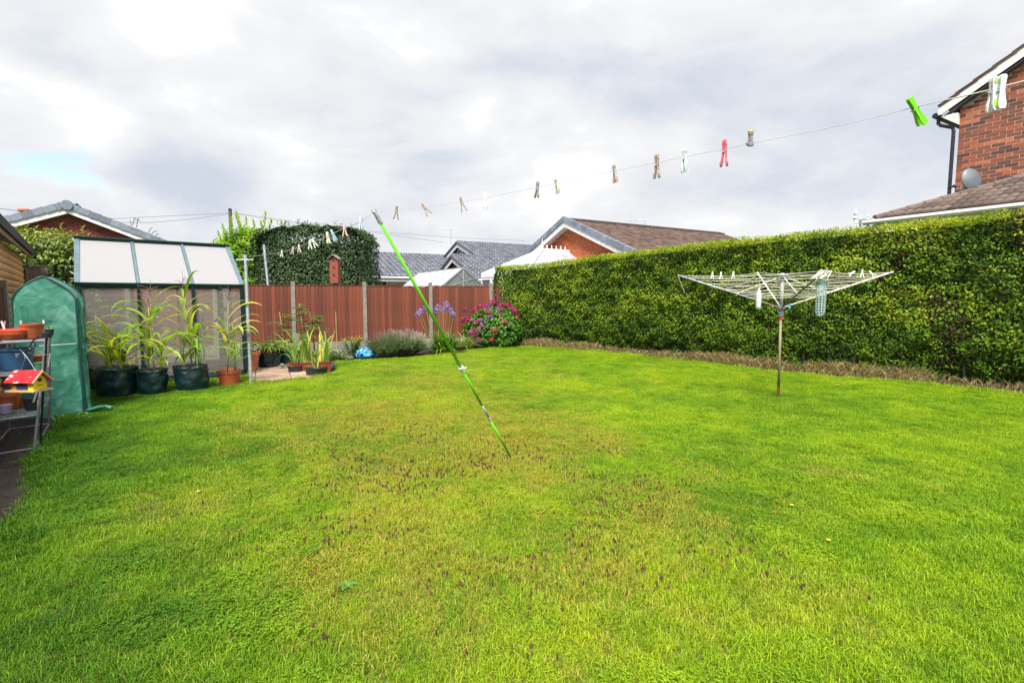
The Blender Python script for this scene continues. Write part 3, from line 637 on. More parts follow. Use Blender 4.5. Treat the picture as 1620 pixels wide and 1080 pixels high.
def gable_house(t, A, r, w, wl, wr, tp, length, mb, mm, mt, cap=.17, capm=None, over=.30, barge=.20, base=0, hipend=False, capparts=True, bfrom=None, tiles_left=True, tiles_right=True, tsz=(.30, .33)):
    """A apex (top of roof at the verge), r ridge direction away from the gable, w wall direction to the viewer's right"""
    cs = math.sqrt(1+tp*tp)
    f = -r                           # outward gable normal
    O = A+r*over                     # wall plane apex
    def edge(sd, d, dz=0, off=0): return A+w*(sd*d)-UP*(tp*d+dz)+r*off
    # gable wall polygon
    dz = .14
    ze = A.z-tp*wl-dz; zr = A.z-tp*wr-dz
    m = MB(); P = [O-w*(wl-.35)-UP*(tp*(wl-.35)+dz), O-UP*dz, O+w*(wr-.35)-UP*(tp*(wr-.35)+dz)]
    bot = [Vector((P[2].x, P[2].y, base)), Vector((P[0].x, P[0].y, base))]
    m.prism(P+bot, r*(length-over-.3)); m.build('wall', mm, t)
    poly = [(-(wl-.37), A.z-tp*(wl-.37)-dz), (0, A.z-dz), (wr-.37, A.z-tp*(wr-.37)-dz), (wr-.37, bfrom), (-(wl-.37), bfrom)]
    BP = brick_geo(O, w, f, poly); bricks_stuff(BP, (O.x, O.y, 0), w, f, par=t, m=mb)
    # roof slopes
    for sd, W2, tl in ((-1, wl, tiles_left), (1, wr, tiles_right)):
        sl_ = (-w*sd*1+UP*tp).normalized()          # up the slope
        n_ = (w*sd*tp+UP).normalized()
        E0 = edge(sd, W2, .10)
        m = MB(); q = [edge(sd, W2, .10), edge(0, 0, .10), edge(0, 0, .055), edge(sd, W2, .055)]
        Lr = length
        m.prism([p+r*.01 for p in q], r*Lr); rf = m.build('roof_deck', mt, t)
        if tl:
            eo = E0+n_*.045
            if sd == 1: tiles_stuff(eo, r, sl_, n_, Lr, W2*cs, t, mt, *tsz, clip=(None if not hipend else (lambda a, b, W2=W2, cs=cs: a < Lr-b*.98*1.0)))
            else: tiles_stuff(eo, r, sl_, n_, Lr, W2*cs, t, mt, *tsz)
        # barge board and verge caps
        m = MB(); a0 = edge(sd, W2, .08, -.004); b0 = edge(sd, 0, .08, -.004)
        m.prism([a0, b0, b0-UP*barge, a0-UP*barge], r*.025); m.build('barge_board', M['whitepaint'], t)
        m = MB(); a0 = edge(sd, W2, .08+barge*.9, .02); b0 = edge(sd, 0, .08+barge*.9, .02)
        m.prism([a0, b0, b0-UP*.012, a0-UP*.012], r*(over-.02)); m.build('soffit', M['whitepaint'], t)
        if capm:
            ncap = int(W2*cs/.33); pr = None
            for k in range(ncap):
                if pr is None:
                    m = MB(); m.box((.165, 0, -.02), (.325, .03, cap)); m.box((.165, .075, cap/2-.02+.013), (.325, .18, .026)); pr = m.build('verge_cap', capm, t, local=True); oo = pr
                else: oo = pr.copy(); COL.objects.link(oo); oo.parent = t
                p = edge(sd, W2, -.01, -.035)+(sl_*(.33*k))
                xa = sl_; ya = r; za = xa.cross(ya) if sd == 1 else ya.cross(xa)*-1
                za = xa.cross(ya); 
                if za.z < 0: za = -za
                Mx = Matrix((xa, ya, za)).transposed()
                oo.matrix_local = Matrix.Translation(p-wloc(t)) @ Mx.to_4x4() @ Matrix.Rotation(R(-4.5 if (ya.cross(za)-xa).length < 1 else 4.5), 4, 'Y')
        # gutter and eave fascia
        g0 = edge(sd, W2, .12)+w*sd*.05; MB().tube([g0+r*.02, g0+r*Lr], .055, 8).build('gutter', M['white'], t)
    # ridge tiles
    nr = int(length/.45); pr = None
    for k in range(nr):
        if pr is None:
            V = []; nn = 7
            for x in (0, .44):
                for q in range(nn): a = math.pi*q/(nn-1); V.append((x, math.cos(a)*.12, math.sin(a)*.10-.02))
            F = [(q, q+1, nn+q+1, nn+q) for q in range(nn-1)]+[tuple(range(nn)), tuple(range(2*nn-1, nn-1, -1))]
            pr = MB().add(V, F).build('ridge_tile', mt, t, local=True); oo = pr
        else: oo = pr.copy(); COL.objects.link(oo); oo.parent = t
        oo.location = A+r*(k*.45+.02)-UP*.02-wloc(t); oo.rotation_euler = (0, 0, math.atan2(r.y, r.x))
D1 = Vector((-.5, .866, 0)); D2 = Vector((.866, .5, 0))
# house A : left bungalow, gable towards us
A = at(106, 324, 19); ha = empty('bungalow', (A.x, A.y, 0), 0, 'red brick bungalow gable with grey verge tiles at upper left', 'bungalow')
gable_house(ha, A, Vector((-.54, .84, 0)).normalized(), Vector((.84, .54, 0)).normalized(), 4.6, 4.6, .41, 8, M['brickA'], M['mortarA'], M['tileB'], cap=.20, capm=M['capgrey'], barge=.22, bfrom=2.4)
MB().lathe([(.17, -.03), (.19, 0), (.17, .04)], 20).build('ridge_end_cap', M['capgrey'], ha, local=True).name = 'ridge_end_cap'
rec = [c for c in ha.children if c.name.startswith('ridge_end_cap')][0]
rec.location = A-wloc(ha)+Vector((.54, -.84, 0))*.05-UP*.02; rec.rotation_euler = (R(90), 0, math.atan2(.54, .84))
v = at(42, 345, 20.0); m = MB(); m.lathe([(.14, -.5), (.14, 0), (.17, .02), (.17, .16), (.13, .19), (.24, .25), (.25, .31), (.10, .36)], 18, (v.x, v.y, v.z)); m.build('flue_pot', M['terr2'], ha)
# dead twigs on the verge
m = MB()
for (x0, y0, x1, y1) in [(210, 352, 214, 344), (214, 344, 222, 350), (216, 356, 219, 345), (235, 364, 241, 360), (240, 366, 249, 366), (246, 369, 252, 371), (208, 353, 205, 349)]:
    a_, b_ = at(x0, y0+4, 19.9), at(x1, y1, 19.9); m.tube([a_, (a_+b_)/2+UP*.05, b_], .012, 5)
Pq = np.array([list(at(random.choice([212, 236, 243, 250])+random.gauss(0, 3), 0, 19.9).xy)+[0] for _ in range(60)])
for q in range(60): xx = 810+FPX*Pq[q][0]/19.9; Pq[q][2] = at(xx, 326+(xx-106)*.36, 19.9).z+.06
tag(m.build('dead_twigs', M['bark']), 'dry twigs lying on the grey verge of the upper left roof', 'twigs')
# house C : centre right bungalow
A = at(893, 346, 22); hc = empty('bungalow', (A.x, A.y, 0), 0, 'orange brick bungalow with brown tiled hipped roof rising behind the hedge', 'bungalow')
gable_house(hc, A, D2, -D1, 4.9, 4.9, .405, 10.2, M['brickC'], mat('mortar_c', (.50, .26, .16), .9, .15, 20), M['tileC'], cap=.17, capm=M['capgrey'], barge=.26, bfrom=2.2, tsz=(.30, .20))
# sloping far end of roof C
E_ = A+D2*10.2; m = MB(); m.add([E_-UP*.05, E_-D1*2.0-UP*.86, E_-D1*2.0+D2*1.2-UP*1.0, E_+D1*2-UP*.86, E_+D1*2+D2*1.2-UP*1.0], [(0, 1, 2), (0, 2, 4), (0, 4, 3)]); m.build('hip_end', M['tileC'], hc)
def aerial(px, py, Y, h, lb, bars=5, s=1.0):
    p = at(px, py, Y); t = empty('tv_aerial', p, 0, lb, 'aerial'); mt_ = M['galv']
    MB().tube([(0, 0, -.1), (0, 0, h)], .022*s, 6).build('mast', mt_, t, local=True)
    MB().tube([(-.85*s, 0, h-.05), (.1, 0, h-.02)], .018*s, 6).build('boom', mt_, t, local=True)
    m = MB()
    for k in range(bars): m.tube([(-.85*s+k*.17*s, -.2*s, h-.05), (-.85*s+k*.17*s, .2*s, h-.05)], .010*s, 5)
    m.build('elements', mt_, t, local=True)
aerial(1020, 358, 25, .30, 'small television aerial on the ridge of the brown roof', s=.8)
aerial(713.5, 386, 38, 1.15, 'tall television aerial behind the dark grey roofs', s=1.2)
# house B : low range of dark grey roofs
hb = empty('bungalow', (-5, 36, 0), 0, 'long low brick bungalow with dark grey tiled roofs beyond the back fence', 'bungalow')
def prism_roof(A, r, w, W2, tp, L_, par, wallbase=0, wb=True, gable=True):
    cs = math.sqrt(1+tp*tp)
    for sd in (-1, 1):
        sl_ = (-w*sd+UP*tp).normalized(); n_ = (w*sd*tp+UP).normalized(); E0 = A+w*sd*W2-UP*(tp*W2+.06)
        m = MB(); m.prism([E0, A-UP*.06, A-UP*.02, E0+UP*.04], r*L_); m.build('roof_deck', M['tileB'], par)
        if sd == 1: tiles_stuff(E0+n_*.045, r, sl_, n_, L_, W2*cs, par, M['tileBw'], .34, .36, amp=.11)
        MB().tube([E0+w*sd*.05, E0+w*sd*.05+r*L_], .06, 8).build('gutter', M['white'], par)
        m = MB(); m.prism([E0-UP*.02, E0-UP*.22, E0-UP*.22-w*sd*.03, E0-UP*.02-w*sd*.03], r*L_); m.build('fascia', M['white'], par)
        if gable:
            a0 = A+w*sd*W2-UP*(tp*W2+.05); b0 = A-UP*.05; m = MB(); m.prism([a0, b0, b0-UP*.26, a0-UP*.26], r*.04); m.build('barge_board', M['white'], par)
            m = MB(); m.beam(a0+UP*.03, b0+UP*.06, .16, .10); m.build('verge', M['tileB'], par)
    O = A+r*.3; wv = W2-.35
    m = MB(); m.prism([O-w*wv-UP*(tp*wv+.2), O-UP*.2, O+w*wv-UP*(tp*wv+.2), O+w*wv-UP*O.z, O-w*wv-UP*O.z], r*(L_-.6)); m.build('wall', M['mortarA'], par)
    if gable:
        zb = A.z-tp*wv-.2-.5
        BP = brick_geo(O, w, -r, [(-wv, A.z-tp*wv-.2), (0, A.z-.2), (wv, A.z-tp*wv-.2), (wv, zb), (-wv, zb)]); bricks_stuff(BP, (O.x, O.y, 0), w, -r, par=par, m=M['brickB'])
    m = MB()
    for k in range(int(L_/.45)):
        m.tube([A+r*(k*.45), A+r*(k*.45+.43)], .10, 6)
    m.build('ridge', M['tileB'], par)
B1 = at(590, 400.5, 34); rb = Vector((.875, .484, 0)).normalized(); wbv = Vector((rb.y, -rb.x, 0))
prism_roof(B1-rb*9.0, rb, wbv, 5.0, .34, 14.3, hb, gable=False)
fw = B1+wbv*4.65; BP = brick_geo(fw, rb, wbv, [(-9, .8), (6, .8), (6, B1.z-.34*4.65-.25), (-9, B1.z-.34*4.65-.25)]); 
BP = BP[BP[:, 1] > 1.4]; bricks_stuff(BP, (fw.x+wbv.x*.01, fw.y+wbv.y*.01, 0), rb, wbv, par=hb, m=M['brickB'])
def window(c, u, n, w_, h_, par, split=1, name='window'):
    m = MB(); t_ = .07; a = math.atan2(u.y, u.x); Mx = Matrix.Rotation(a, 3, 'Z'); z = Vector((0, 0, 1))
    for s_ in (-1, 1): m.box(c+u*s_*(w_/2-t_/2)+n*.03, (t_, .06, h_), Mx); m.box(c+z*s_*(h_/2-t_/2)+n*.03, (w_-2*t_, .055, t_), Mx)
    for k in range(1, split): m.box(c+u*(w_*(k/split-.5))+n*.03, (t_*.8, .05, h_-2*t_), Mx)
    o = m.build(name, M['white'], par)
    MB().box(c+n*.012, (w_-2*t_-.002, .02, h_-2*t_-.002), Mx).build('pane', M['glass'], o); return o
c = at(634, 442, 34); d_ = (c-fw).dot(rb); c = fw+rb*((c-fw).dot(rb)); 
wy = fw.y
for px in (634, ):
    # intersection of the view ray with the front wall
    r_ = Vector(ray(px, 442)); k = ((fw-Vector((0, 0, EYE))).dot(wbv))/r_.dot(wbv); c = Vector((0, 0, EYE))+r_*k
    window(c+wbv*.02, rb, wbv, 1.75, .62, hb, 2)
dp = Vector(ray(590, 437)); k = ((fw-Vector((0, 0, EYE))).dot(wbv))/dp.dot(wbv); c = Vector((0, 0, EYE))+dp*k
MB().tube([c+wbv*.35+UP*.15, c+wbv*.12-UP*.25, c+wbv*.12-UP*2.4], .045, 8).build('downpipe', M['white'], hb)
B2 = at(723, 383.5, 34); prism_roof(B2, rb, wbv, 5.6, .35, 9, hb)
r_ = Vector(ray(729, 401)); O2 = B2+rb*.3; k = ((O2-Vector((0, 0, EYE))).dot(rb))/r_.dot(rb); window(Vector((0, 0, EYE))+r_*k-rb*.02, wbv, -rb, .9, .55, hb, 1)
B3 = at(715, 405.5, 29); prism_roof(B3, rb, wbv, 3.4, .40, 4.2, hb)
# neighbour's aluminium greenhouse behind the fence
mglass = mat('greenhouse_glass', (.62, .68, .70), .12, .06, 2, trans=.55, spec=.5)
malu = mat('mill_aluminium', (.30, .33, .34), .4, .1, 10, metal=.4)
G0 = at(733, 423.5, 17.0); ng_ = empty('greenhouse', (G0.x, G0.y, 0), 0, 'glass greenhouse with metal frame just beyond the back fence', 'greenhouse')
hw, gd, Ln = 1.28, .80, 4.2
eL = G0-D2*hw-UP*hw*gd; eR = G0+D2*hw-UP*hw*gd; far = D1*Ln
def bar(par, a, b, m, w=.045, h=.045, name='glazing_bar', up=(0, 0, 1)): return MB().beam(a, b, w, h, up).build(name, m, par)
for a, b in ((G0, eL), (G0, eR), (eL, Vector((eL.x, eL.y, 0))), (eR, Vector((eR.x, eR.y, 0)))):
    bar(ng_, a, b, malu, name='frame'); bar(ng_, a+far, b+far, malu, name='frame')
for a in (G0, eL, eR): bar(ng_, a, a+far, malu, name='frame')
for k in range(0, 6):
    a, b = D1*(Ln*k/6+.02), D1*(Ln*(k+1)/6-.02)
    for e_ in (eL, eR): MB().prism([G0+a, e_+a, e_+b, G0+b], (0, 0, .006)).build('pane', mglass if e_ is eR else mat('white_glazing_%d' % k, (.46, .49, .52), .25, .04, 2, trans=.12), ng_)
    if k: bar(ng_, G0+D1*(Ln*k/6)+UP*.012, eL+D1*(Ln*k/6)+UP*.012, malu, .03, .03); bar(ng_, G0+D1*(Ln*k/6)+UP*.012, eR+D1*(Ln*k/6)+UP*.012, malu, .03, .03)
for k in range(1, 4):
    x = -hw+k*2*hw/4; top_ = G0+D2*x-UP*abs(x)*gd; bar(ng_, top_, Vector((top_.x, top_.y, 0)), malu, .03, .03)
bar(ng_, G0-D2*hw*.95-UP*(hw*gd*.96), G0+D2*hw*.95-UP*(hw*gd*.96), malu, .035, .035)
bar(ng_, G0-D2*.5-UP*.62, G0+D2*.55-UP*.30, malu, .03, .03); bar(ng_, G0-D2*.9-UP*.85, G0+D2*.15-UP*.85, malu, .03, .03); bar(ng_, G0-D2*.2-UP*.2, G0+D2*.65-UP*1.02, malu, .03, .03)
MB().prism([G0, eR, Vector((eR.x, eR.y, 0)), Vector((eL.x, eL.y, 0)), eL], -D1*-.006).build('pane', mat('end_glass', (.55, .60, .62), .1, .06, 2, trans=.8, spec=.5), ng_)
# conservatory D
mpoly = mat('polycarbonate_white', (.33, .34, .365), .35, .06, 3, trans=.12)
R1 = at(858, 396.5, 21.3); R2 = at(899, 397, 22.2); cz = empty('conservatory', (R1.x, R1.y, 0), 0, 'white framed conservatory with finialled polycarbonate roof behind the hedge', 'conservatory')
rz_ = R1.z; R2.z = rz_; hwc = 1.85; ez = rz_-.98
e00 = R1-D2*1.85+D1*hwc; e01 = R1-D2*1.85-D1*hwc; e10 = R2+D2*.3+D1*hwc; e11 = R2+D2*.3-D1*hwc
for q in (e00, e01, e10, e11): q.z = ez
def roofpanel(a, b, c_, d, n):
    """a-b ridge side, d-c eave side; glazing panels plus bars"""
    for k in range(n):
        f0, f1 = k/n, (k+1)/n; p = [a.lerp(b, f0), a.lerp(b, f1), d.lerp(c_, f1), d.lerp(c_, f0)]
        if (p[0]-p[1]).length < 1e-4: p = p[1:]
        MB().prism(p, (0, 0, .02)).build('roof_panel', mpoly, cz)
        if k: bar(cz, p[0]+UP*.04, (p[-1])+UP*.04, M['white'], .06, .05, 'roof_bar')
roofpanel(R1, R2+D2*.3, e11, e01, 4); roofpanel(R1, R2+D2*.3, e10, e00, 4); roofpanel(R1, R1+D2*.001, e01, e00, 4)
for a, b in ((R1, e00), (R1, e01), (R1, R2+D2*.3)): bar(cz, a+UP*.05, b+UP*.05, M['white'], .11, .10, 'ridge_bar')
for a, b in ((e00, e01), (e01, e11), (e00, e10)):
    bar(cz, a-UP*.03, b-UP*.03, M['white'], .10, .16, 'eave_beam'); L_ = (b-a).length; dd = (b-a).normalized(); nn = max(1, int(L_/.75)); n_ = Vector((dd.y, -dd.x, 0))
    MB().prism([a.xy.to_3d(), b.xy.to_3d(), b.xy.to_3d()+UP*(.9), a.xy.to_3d()+UP*.9], n_*.02).build('dwarf_wall', M['mortarA'], cz)
    for k in range(nn):
        c = a+dd*(L_*(k+.5)/nn); c.z = .9+(ez-.14-.9)/2; window(c, dd, n_*-1 if n_.dot(c-R1) < 0 else n_, L_/nn-.03, ez-.14-.9, cz)
m_fin = MB(); 
for k in range(8):
    p = R1.lerp(R2+D2*.3, k/7)+UP*.09; m_fin.lathe([(.015, 0), (.03, .03), (.012, .06), (.028, .10), (.002, .16)], 6, p)
m_fin.lathe([(.03, 0), (.05, .08), (.02, .14), (.045, .22), (.012, .30), (.002, .46)], 8, R1+UP*.08)
m_fin.build('cresting', M['white'], cz)
# right conservatory: only the cresting and the end of its ridge clear the hedge
p = at(1353, 348, 14.0); c2_ = empty('roof_cresting', p, 0, 'white ornamental roof cresting peeping over the right part of the hedge', 'roof ornament')
m = MB(); m.lathe([(.03, -.6), (.03, .0), (.06, .05), (.02, .10), (.05, .17), (.012, .24), (.002, .33)], 8)
for k, (dx, hh) in enumerate(((.14, .12), (.27, .14), (.38, .10))): m.lathe([(.02, -.6), (.025, -.05), (.045, 0), (.015, .05), (.035, .08), (.002, hh)], 7, (dx, -.1*k, 0))
m.beam((0, 0, -.06), (.6, -.3, -.06), .08, .06); m.build('finial', M['white'], c2_, local=True)
# ------------------------------------------------------------------ HOUSE E (right)
q_ = Vector((.515, -.857, 0)); nE = Vector((.857, .515, 0)); OE = Vector((9.62, 11.37, 0))
he = empty('house', OE, 0, 'two storey brick house with white bargeboard at the right edge', 'house')
tE = math.tan(R(30)); tip = OE-q_*.33; tz = at(1467, 178, 1).z
def Ez(s): return 5.72+(s+.33)*tE        # top of roof along the verge
m = MB(); sapex = 4.3; P = [OE+UP*(Ez(0)-.32), OE+q_*sapex+UP*(Ez(sapex)-.32), OE+q_*(2*sapex)+UP*(Ez(0)-.32), OE+q_*(2*sapex), OE]
m.prism([p+nE*.005 for p in P], nE*8); m.build('wall', M['brickmortar'], he)
poly = [(0, 2.6), (0, Ez(0)-.33), (sapex, Ez(sapex)-.33), (sapex, 2.6)]
BP = brick_geo(OE, q_, -nE, poly, .213, .063, .012)
# corner bricks start flush: alternate full and half lengths
fix = []
for x, z, l in BP:
    fix.append((x, z, l))
BP = np.array(fix); sc = BP[:, 0]+np.where(BP[:, 1] < 2.9+BP[:, 0]*.55, 50, 0); order = np.argsort(sc); first = BP[order[:297]]; rest = BP[order[297:]]
pb = None
for x, z, l in first:
    if pb is None: pb = MB().box((0, 0, 0), (.213, .03, .063)).build('brick', M['brickE'], he, local=True); oo = pb
    else: oo = pb.copy(); COL.objects.link(oo); oo.parent = he
    jr = random.uniform(-.0015, .0015); oo.location = q_*x+UP*z+nE*(.0165+jr); oo.rotation_euler = (0, 0, math.atan2(q_.y, q_.x))
row = 0; z = 2.6
hs = MB(); zz_ = 2.6+.0325; k = 0
while zz_ < Ez(0)-.35:
    if k % 2 == 1: hs.box(OE+q_*.0505+UP*zz_+nE*.0165, (.101, .03, .065), Matrix.Rotation(math.atan2(q_.y, q_.x), 3, 'Z'), r=random.random())
    zz_ += .075; k += 1
hs.build('bricks', M['brickEs'], he, kind='stuff')
bricks_stuff(rest, (OE.x, OE.y, 0), q_, -nE, proud=.011, par=he, m=M['brickEs'])
# roof verge
sv = (q_+UP*tE).normalized(); T0 = OE-q_*.33-nE*.18+UP*5.72
nv = (-q_*tE+UP).normalized()
m = MB(); m.prism([T0-UP*.075-q_*.0, T0+q_*(sapex+.33)+UP*(tE*(sapex+.33)-.075), T0+q_*(sapex+.33)+UP*(tE*(sapex+.33)-.29), T0-UP*.22+q_*.06, T0-UP*.22], nE*.03); m.build('barge_board', M['white'], he)
m = MB(); m.prism([T0+nE*.03+q_*.1-UP*.24, T0+nE*.03+q_*4+UP*(tE*4-.30), T0+nE*.03+q_*4+UP*(tE*4-.315), T0+nE*.03+q_*.1-UP*.255], nE*.15); m.build('soffit', mat('grey_soffit', (.10, .10, .12), .6, .1, 5), he)
pv = None
for k in range(13):
    if pv is None:
        m = MB(); m.box((.20, 0, 0), (.40, .20, .022)); m.box((.20, -.06, -.032), (.40, .07, .022)); pv = m.build('verge_tile', M['tileE'], he, local=True); oo = pv
    else: oo = pv.copy(); COL.objects.link(oo); oo.parent = he
    Mx = Matrix((sv, nE, nv)).transposed() @ Matrix.Rotation(R(3.2), 3, 'Y')
    oo.matrix_local = Matrix.Translation(T0+sv*(.335*k-.02)+nE*.08+nv*(-.012)-wloc(he)) @ Mx.to_4x4()
m = MB(); m.prism([T0+nE*.02+nv*-.045, T0+nE*.02+sv*5-nv*.045, T0+nE*.02+sv*5-nv*.06, T0+nE*.02-nv*.06], nE*8); m.build('roof_deck', M['tileC'], he)
tiles_stuff(T0+nE*.16-nv*.03, nE, sv, nv, 7.8, 4.9, he, M['tileC'])
g0 = OE-q_*.40+UP*5.52-nE*.12; m = MB(); V = []
MB().tube([g0, g0+nE*7.8], .06, 10).build('gutter', M['black'], he)
s0 = OE-q_*.36-nE*.05+UP*5.50
MB().tube([s0, s0-UP*.14, s0-UP*.20+q_*.05, OE-q_*.10+UP*5.20-nE*.05, OE-q_*.075+UP*5.12-nE*.05, OE-q_*.075-nE*.05+UP*2.0], .036, 10).build('downpipe', M['black'], he)
m = MB(); m.prism([OE-q_*.30+UP*5.47-nE*.0, OE+q_*.0+UP*5.47, OE+UP*5.24], -nE*.14); m.build('eave_box', M['whitepaint'], he)
# single-storey extension roof: a plane falling towards us with a hip at its far end
C0 = at(1384, 346.5, 10.86); hx = empty('extension', (C0.x, C0.y, 0), 0, 'single storey extension roof of brown tiles with white gutter above the hedge', 'extension')
pt = math.tan(R(22)); sX = (nE+UP*pt).normalized(); nX = (-nE*pt+UP).normalized(); csx = math.sqrt(1+pt*pt)
m = MB(); wid = 1.85; m.add([C0, C0+q_*6, C0+q_*6+nE*wid+UP*pt*wid, C0+q_*wid+nE*wid+UP*pt*wid], [(0, 1, 2, 3)]); m.add([C0, C0+q_*wid+nE*wid+UP*pt*wid, C0+nE*2*wid], [(0, 1, 2)]); m.build('roof_deck', M['tileC'], hx)
m = MB(); m.prism([C0+nE*.25+q_*.25-UP*C0.z, C0+nE*.25+q_*6-UP*C0.z, C0+nE*.25+q_*6+UP*.02, C0+nE*.25+q_*.25+UP*.02], nE*1.6); m.build('wall', M['brickmortar'], hx)
V = []; hxs = [0, .17, .34, .5, .67, .84, 1]; hhs = [0, 1, .8, .05, 1, .8, 0]; tw, th = .30, .27
for ds, dn in ((th*1.1, .004), (0, .030), (0, .0)):
    for a, h in zip(hxs, hhs): V.append((a*tw*.985, ds, dn+(.028*h if dn > .001 else 0)))
F = [(r_*7+k, r_*7+k+1, (r_+1)*7+k+1, (r_+1)*7+k) for r_ in (0, 1) for k in range(6)]
pt_ = None; cnt = 0; MxE = Matrix((q_, sX, nX)).transposed()
for j in range(int(wid*csx/th)+1):
    for i in range(0, 17):
        cxm, cym = (i+.5)*tw, (j+.5)*th/csx
        if cxm < cym-.02: continue
        if pt_ is None: pt_ = mk('tile', V, F, M['tileE'], hx, local=True, smooth=True); oo = pt_
        else: oo = pt_.copy(); COL.objects.link(oo); oo.parent = hx
        oo.matrix_local = Matrix.Translation(C0+q_*(i*tw+.006)+sX*(j*th)+nX*.012-wloc(hx)) @ MxE.to_4x4() @ Matrix.Rotation(R(random.uniform(-.8, .8)), 4, 'Z'); cnt += 1
hd_ = (q_+nE+UP*pt); hl = hd_.length*wid; hd_ = hd_.normalized(); pr = None
for k in range(int(hl/.30)+1):
    if pr is None:
        V = []; nn = 7
        for x, rr_ in ((0, .115), (.33, .10)):
            for q in range(nn): a = math.pi*q/(nn-1); V.append((x, math.cos(a)*rr_, math.sin(a)*rr_*.7))
        F = [(q, q+1, nn+q+1, nn+q) for q in range(nn-1)]+[tuple(range(nn)), tuple(range(2*nn-1, nn-1, -1))]
        pr = mk('hip_tile', V, F, M['tileE'], hx, local=True); oo = pr
    else: oo = pr.copy(); COL.objects.link(oo); oo.parent = hx
    side = hd_.cross(UP).normalized()*-1; Mx = Matrix((hd_, side, hd_.cross(side))).transposed()
    if Mx[2][2] < 0: Mx = Matrix((hd_, -side, hd_.cross(-side))).transposed()
    oo.matrix_local = Matrix.Translation(C0+hd_*(.30*k)+UP*.0-wloc(hx)) @ Mx.to_4x4()
gm = []
for k in range(4):
    a = C0-nE*.07-UP*.05+q_*(-.18+k*1.6); m = MB()
    prof = [(-.06, .03), (-.065, -.02), (-.03, -.06), (.03, -.06), (.06, -.02), (.06, .03), (.05, .03), (.05, -.015), (.025, -.05), (-.025, -.05), (-.055, -.015), (-.052, .03)]
    m.prism([a+nE*x+UP*z for x, z in prof], q_*1.58); m.build('gutter', M['white'], hx)
    m = MB(); b = a+q_*1.56; m.prism([b+nE*x*1.12+UP*(z*1.15) for x, z in prof], q_*.06); m.build('gutter_joint', M['white'], hx)
MB().prism([C0+nE*.0-UP*.02, C0+nE*.02-UP*.02, C0+nE*.02-UP*.2, C0-UP*.2], q_*6).build('fascia', M['white'], hx)
MB().beam(at(1362, 350.5, 11.4), C0-nE*.02-UP*.04, .10, .10).build('gutter', M['white'], hx)
# satellite dish
dpos = at(1537, 284, 10.9); sd_ = empty('satellite_dish', dpos, 0, 'grey oval satellite dish on the brick wall above the extension roof', 'satellite dish')
m = MB(); nn = 24; prof = [(0.0001, .05), (.08, .043), (.16, .028), (.23, .006), (.245, -.006), (.23, -.010), (.16, .012), (.08, .030), (.0001, .038)]
m.lathe(prof, nn, sx=.82, sy=1.0, caps=False); o = m.build('dish', mat('dish_grey', (.095, .115, .135), .5, .12, 6), sd_, local=True, smooth=True)
o.rotation_euler = (R(80), R(-14), R(-2)); o.location = (.0, 0, .0)
MB().tube([(0, .06, 0), (-.16, .05, -.17), (-.30, .02, -.18)], .010, 6).build('arm', M['galv'], sd_, local=True)
m = MB(); m.tube([(-.30, .02, -.15), (-.36, -.0, -.13), (-.46, -.02, -.18)], [.02, .028, .02], 8); m.build('receiver', M['black'], sd_, local=True)
m = MB(); m.tube([(.02, 0, 0), (.12, .10, -.05), (.16, .3, -.05)], .018, 6); m.build('bracket', M['galv'], sd_, local=True)
# ------------------------------------------------------------------ GREENHOUSE (ours)
GA = Vector((-7.15, 8.47, 0)); gd_ = Vector((.7825, .6227, 0)); gg = Vector((-.6227, .7825, 0)); GL = 2.44; GW = 2.6; EZ = 1.76; RZ = 2.61
gh = empty('greenhouse', GA, 0, 'dark green framed greenhouse with white polycarbonate roof behind the potted sweetcorn', 'greenhouse')
proof, t, b, o = newmat('twinwall_roof')
b.inputs['Base Color'].default_value = (.42, .42, .445, 1); b.inputs['Roughness'].default_value = .35
tl = nd(t, 'ShaderNodeBsdfTranslucent'); tl.inputs[0].default_value = (.5, .5, .52, 1); mx = nd(t, 'ShaderNodeMixShader'); mx.inputs[0].default_value = .42
t.links.new(b.outputs[0], mx.inputs[1]); t.links.new(tl.outputs[0], mx.inputs[2]); t.links.new(mx.outputs[0], o.inputs[0])
def twin(name, tint, op):
    m, t, b, o = newmat(name)
    tcn = nd(t, 'ShaderNodeTexCoord'); mp = nd(t, 'ShaderNodeMapping'); mp.inputs['Scale'].default_value = (1, 1, 90); t.links.new(tcn.outputs['Object'], mp.inputs[0])
    wv = nd(t, 'ShaderNodeTexNoise'); wv.inputs['Scale'].default_value = 1.0; wv.inputs['Detail'].default_value = 1; t.links.new(mp.outputs[0], wv.inputs[0])
    b.inputs['Base Color'].default_value = (*tint, 1); b.inputs['Roughness'].default_value = .22; b.inputs['Transmission Weight'].default_value = 0
    tr = nd(t, 'ShaderNodeBsdfRefraction'); tr.inputs['IOR'].default_value = 1.01; tr.inputs['Roughness'].default_value = .11; tr.inputs['Color'].default_value = (.86, .86, .86, 1)
    mx = nd(t, 'ShaderNodeMixShader'); t.links.new(ramp(t, wv.outputs[0], [(.3, op*.8), (.7, op*1.2)]), mx.inputs[0])
    t.links.new(tr.outputs[0], mx.inputs[1]); t.links.new(b.outputs[0], mx.inputs[2]); t.links.new(mx.outputs[0], o.inputs[0]); return m
ptw = twin('twinwall_side', (.46, .42, .41), .26)
P0, P1 = GA, GA+gd_*GL; bk = gg*GW
def gb(a, b, w=.055, h=.055, n='frame', m=None): MB().beam(a, b, w, h, (gg.x, gg.y, .3)).build(n, m or M['ghframe'], gh)
MBR = mat('brace_dark', (.05, .055, .06), .7, .1, 6, spec=.1)
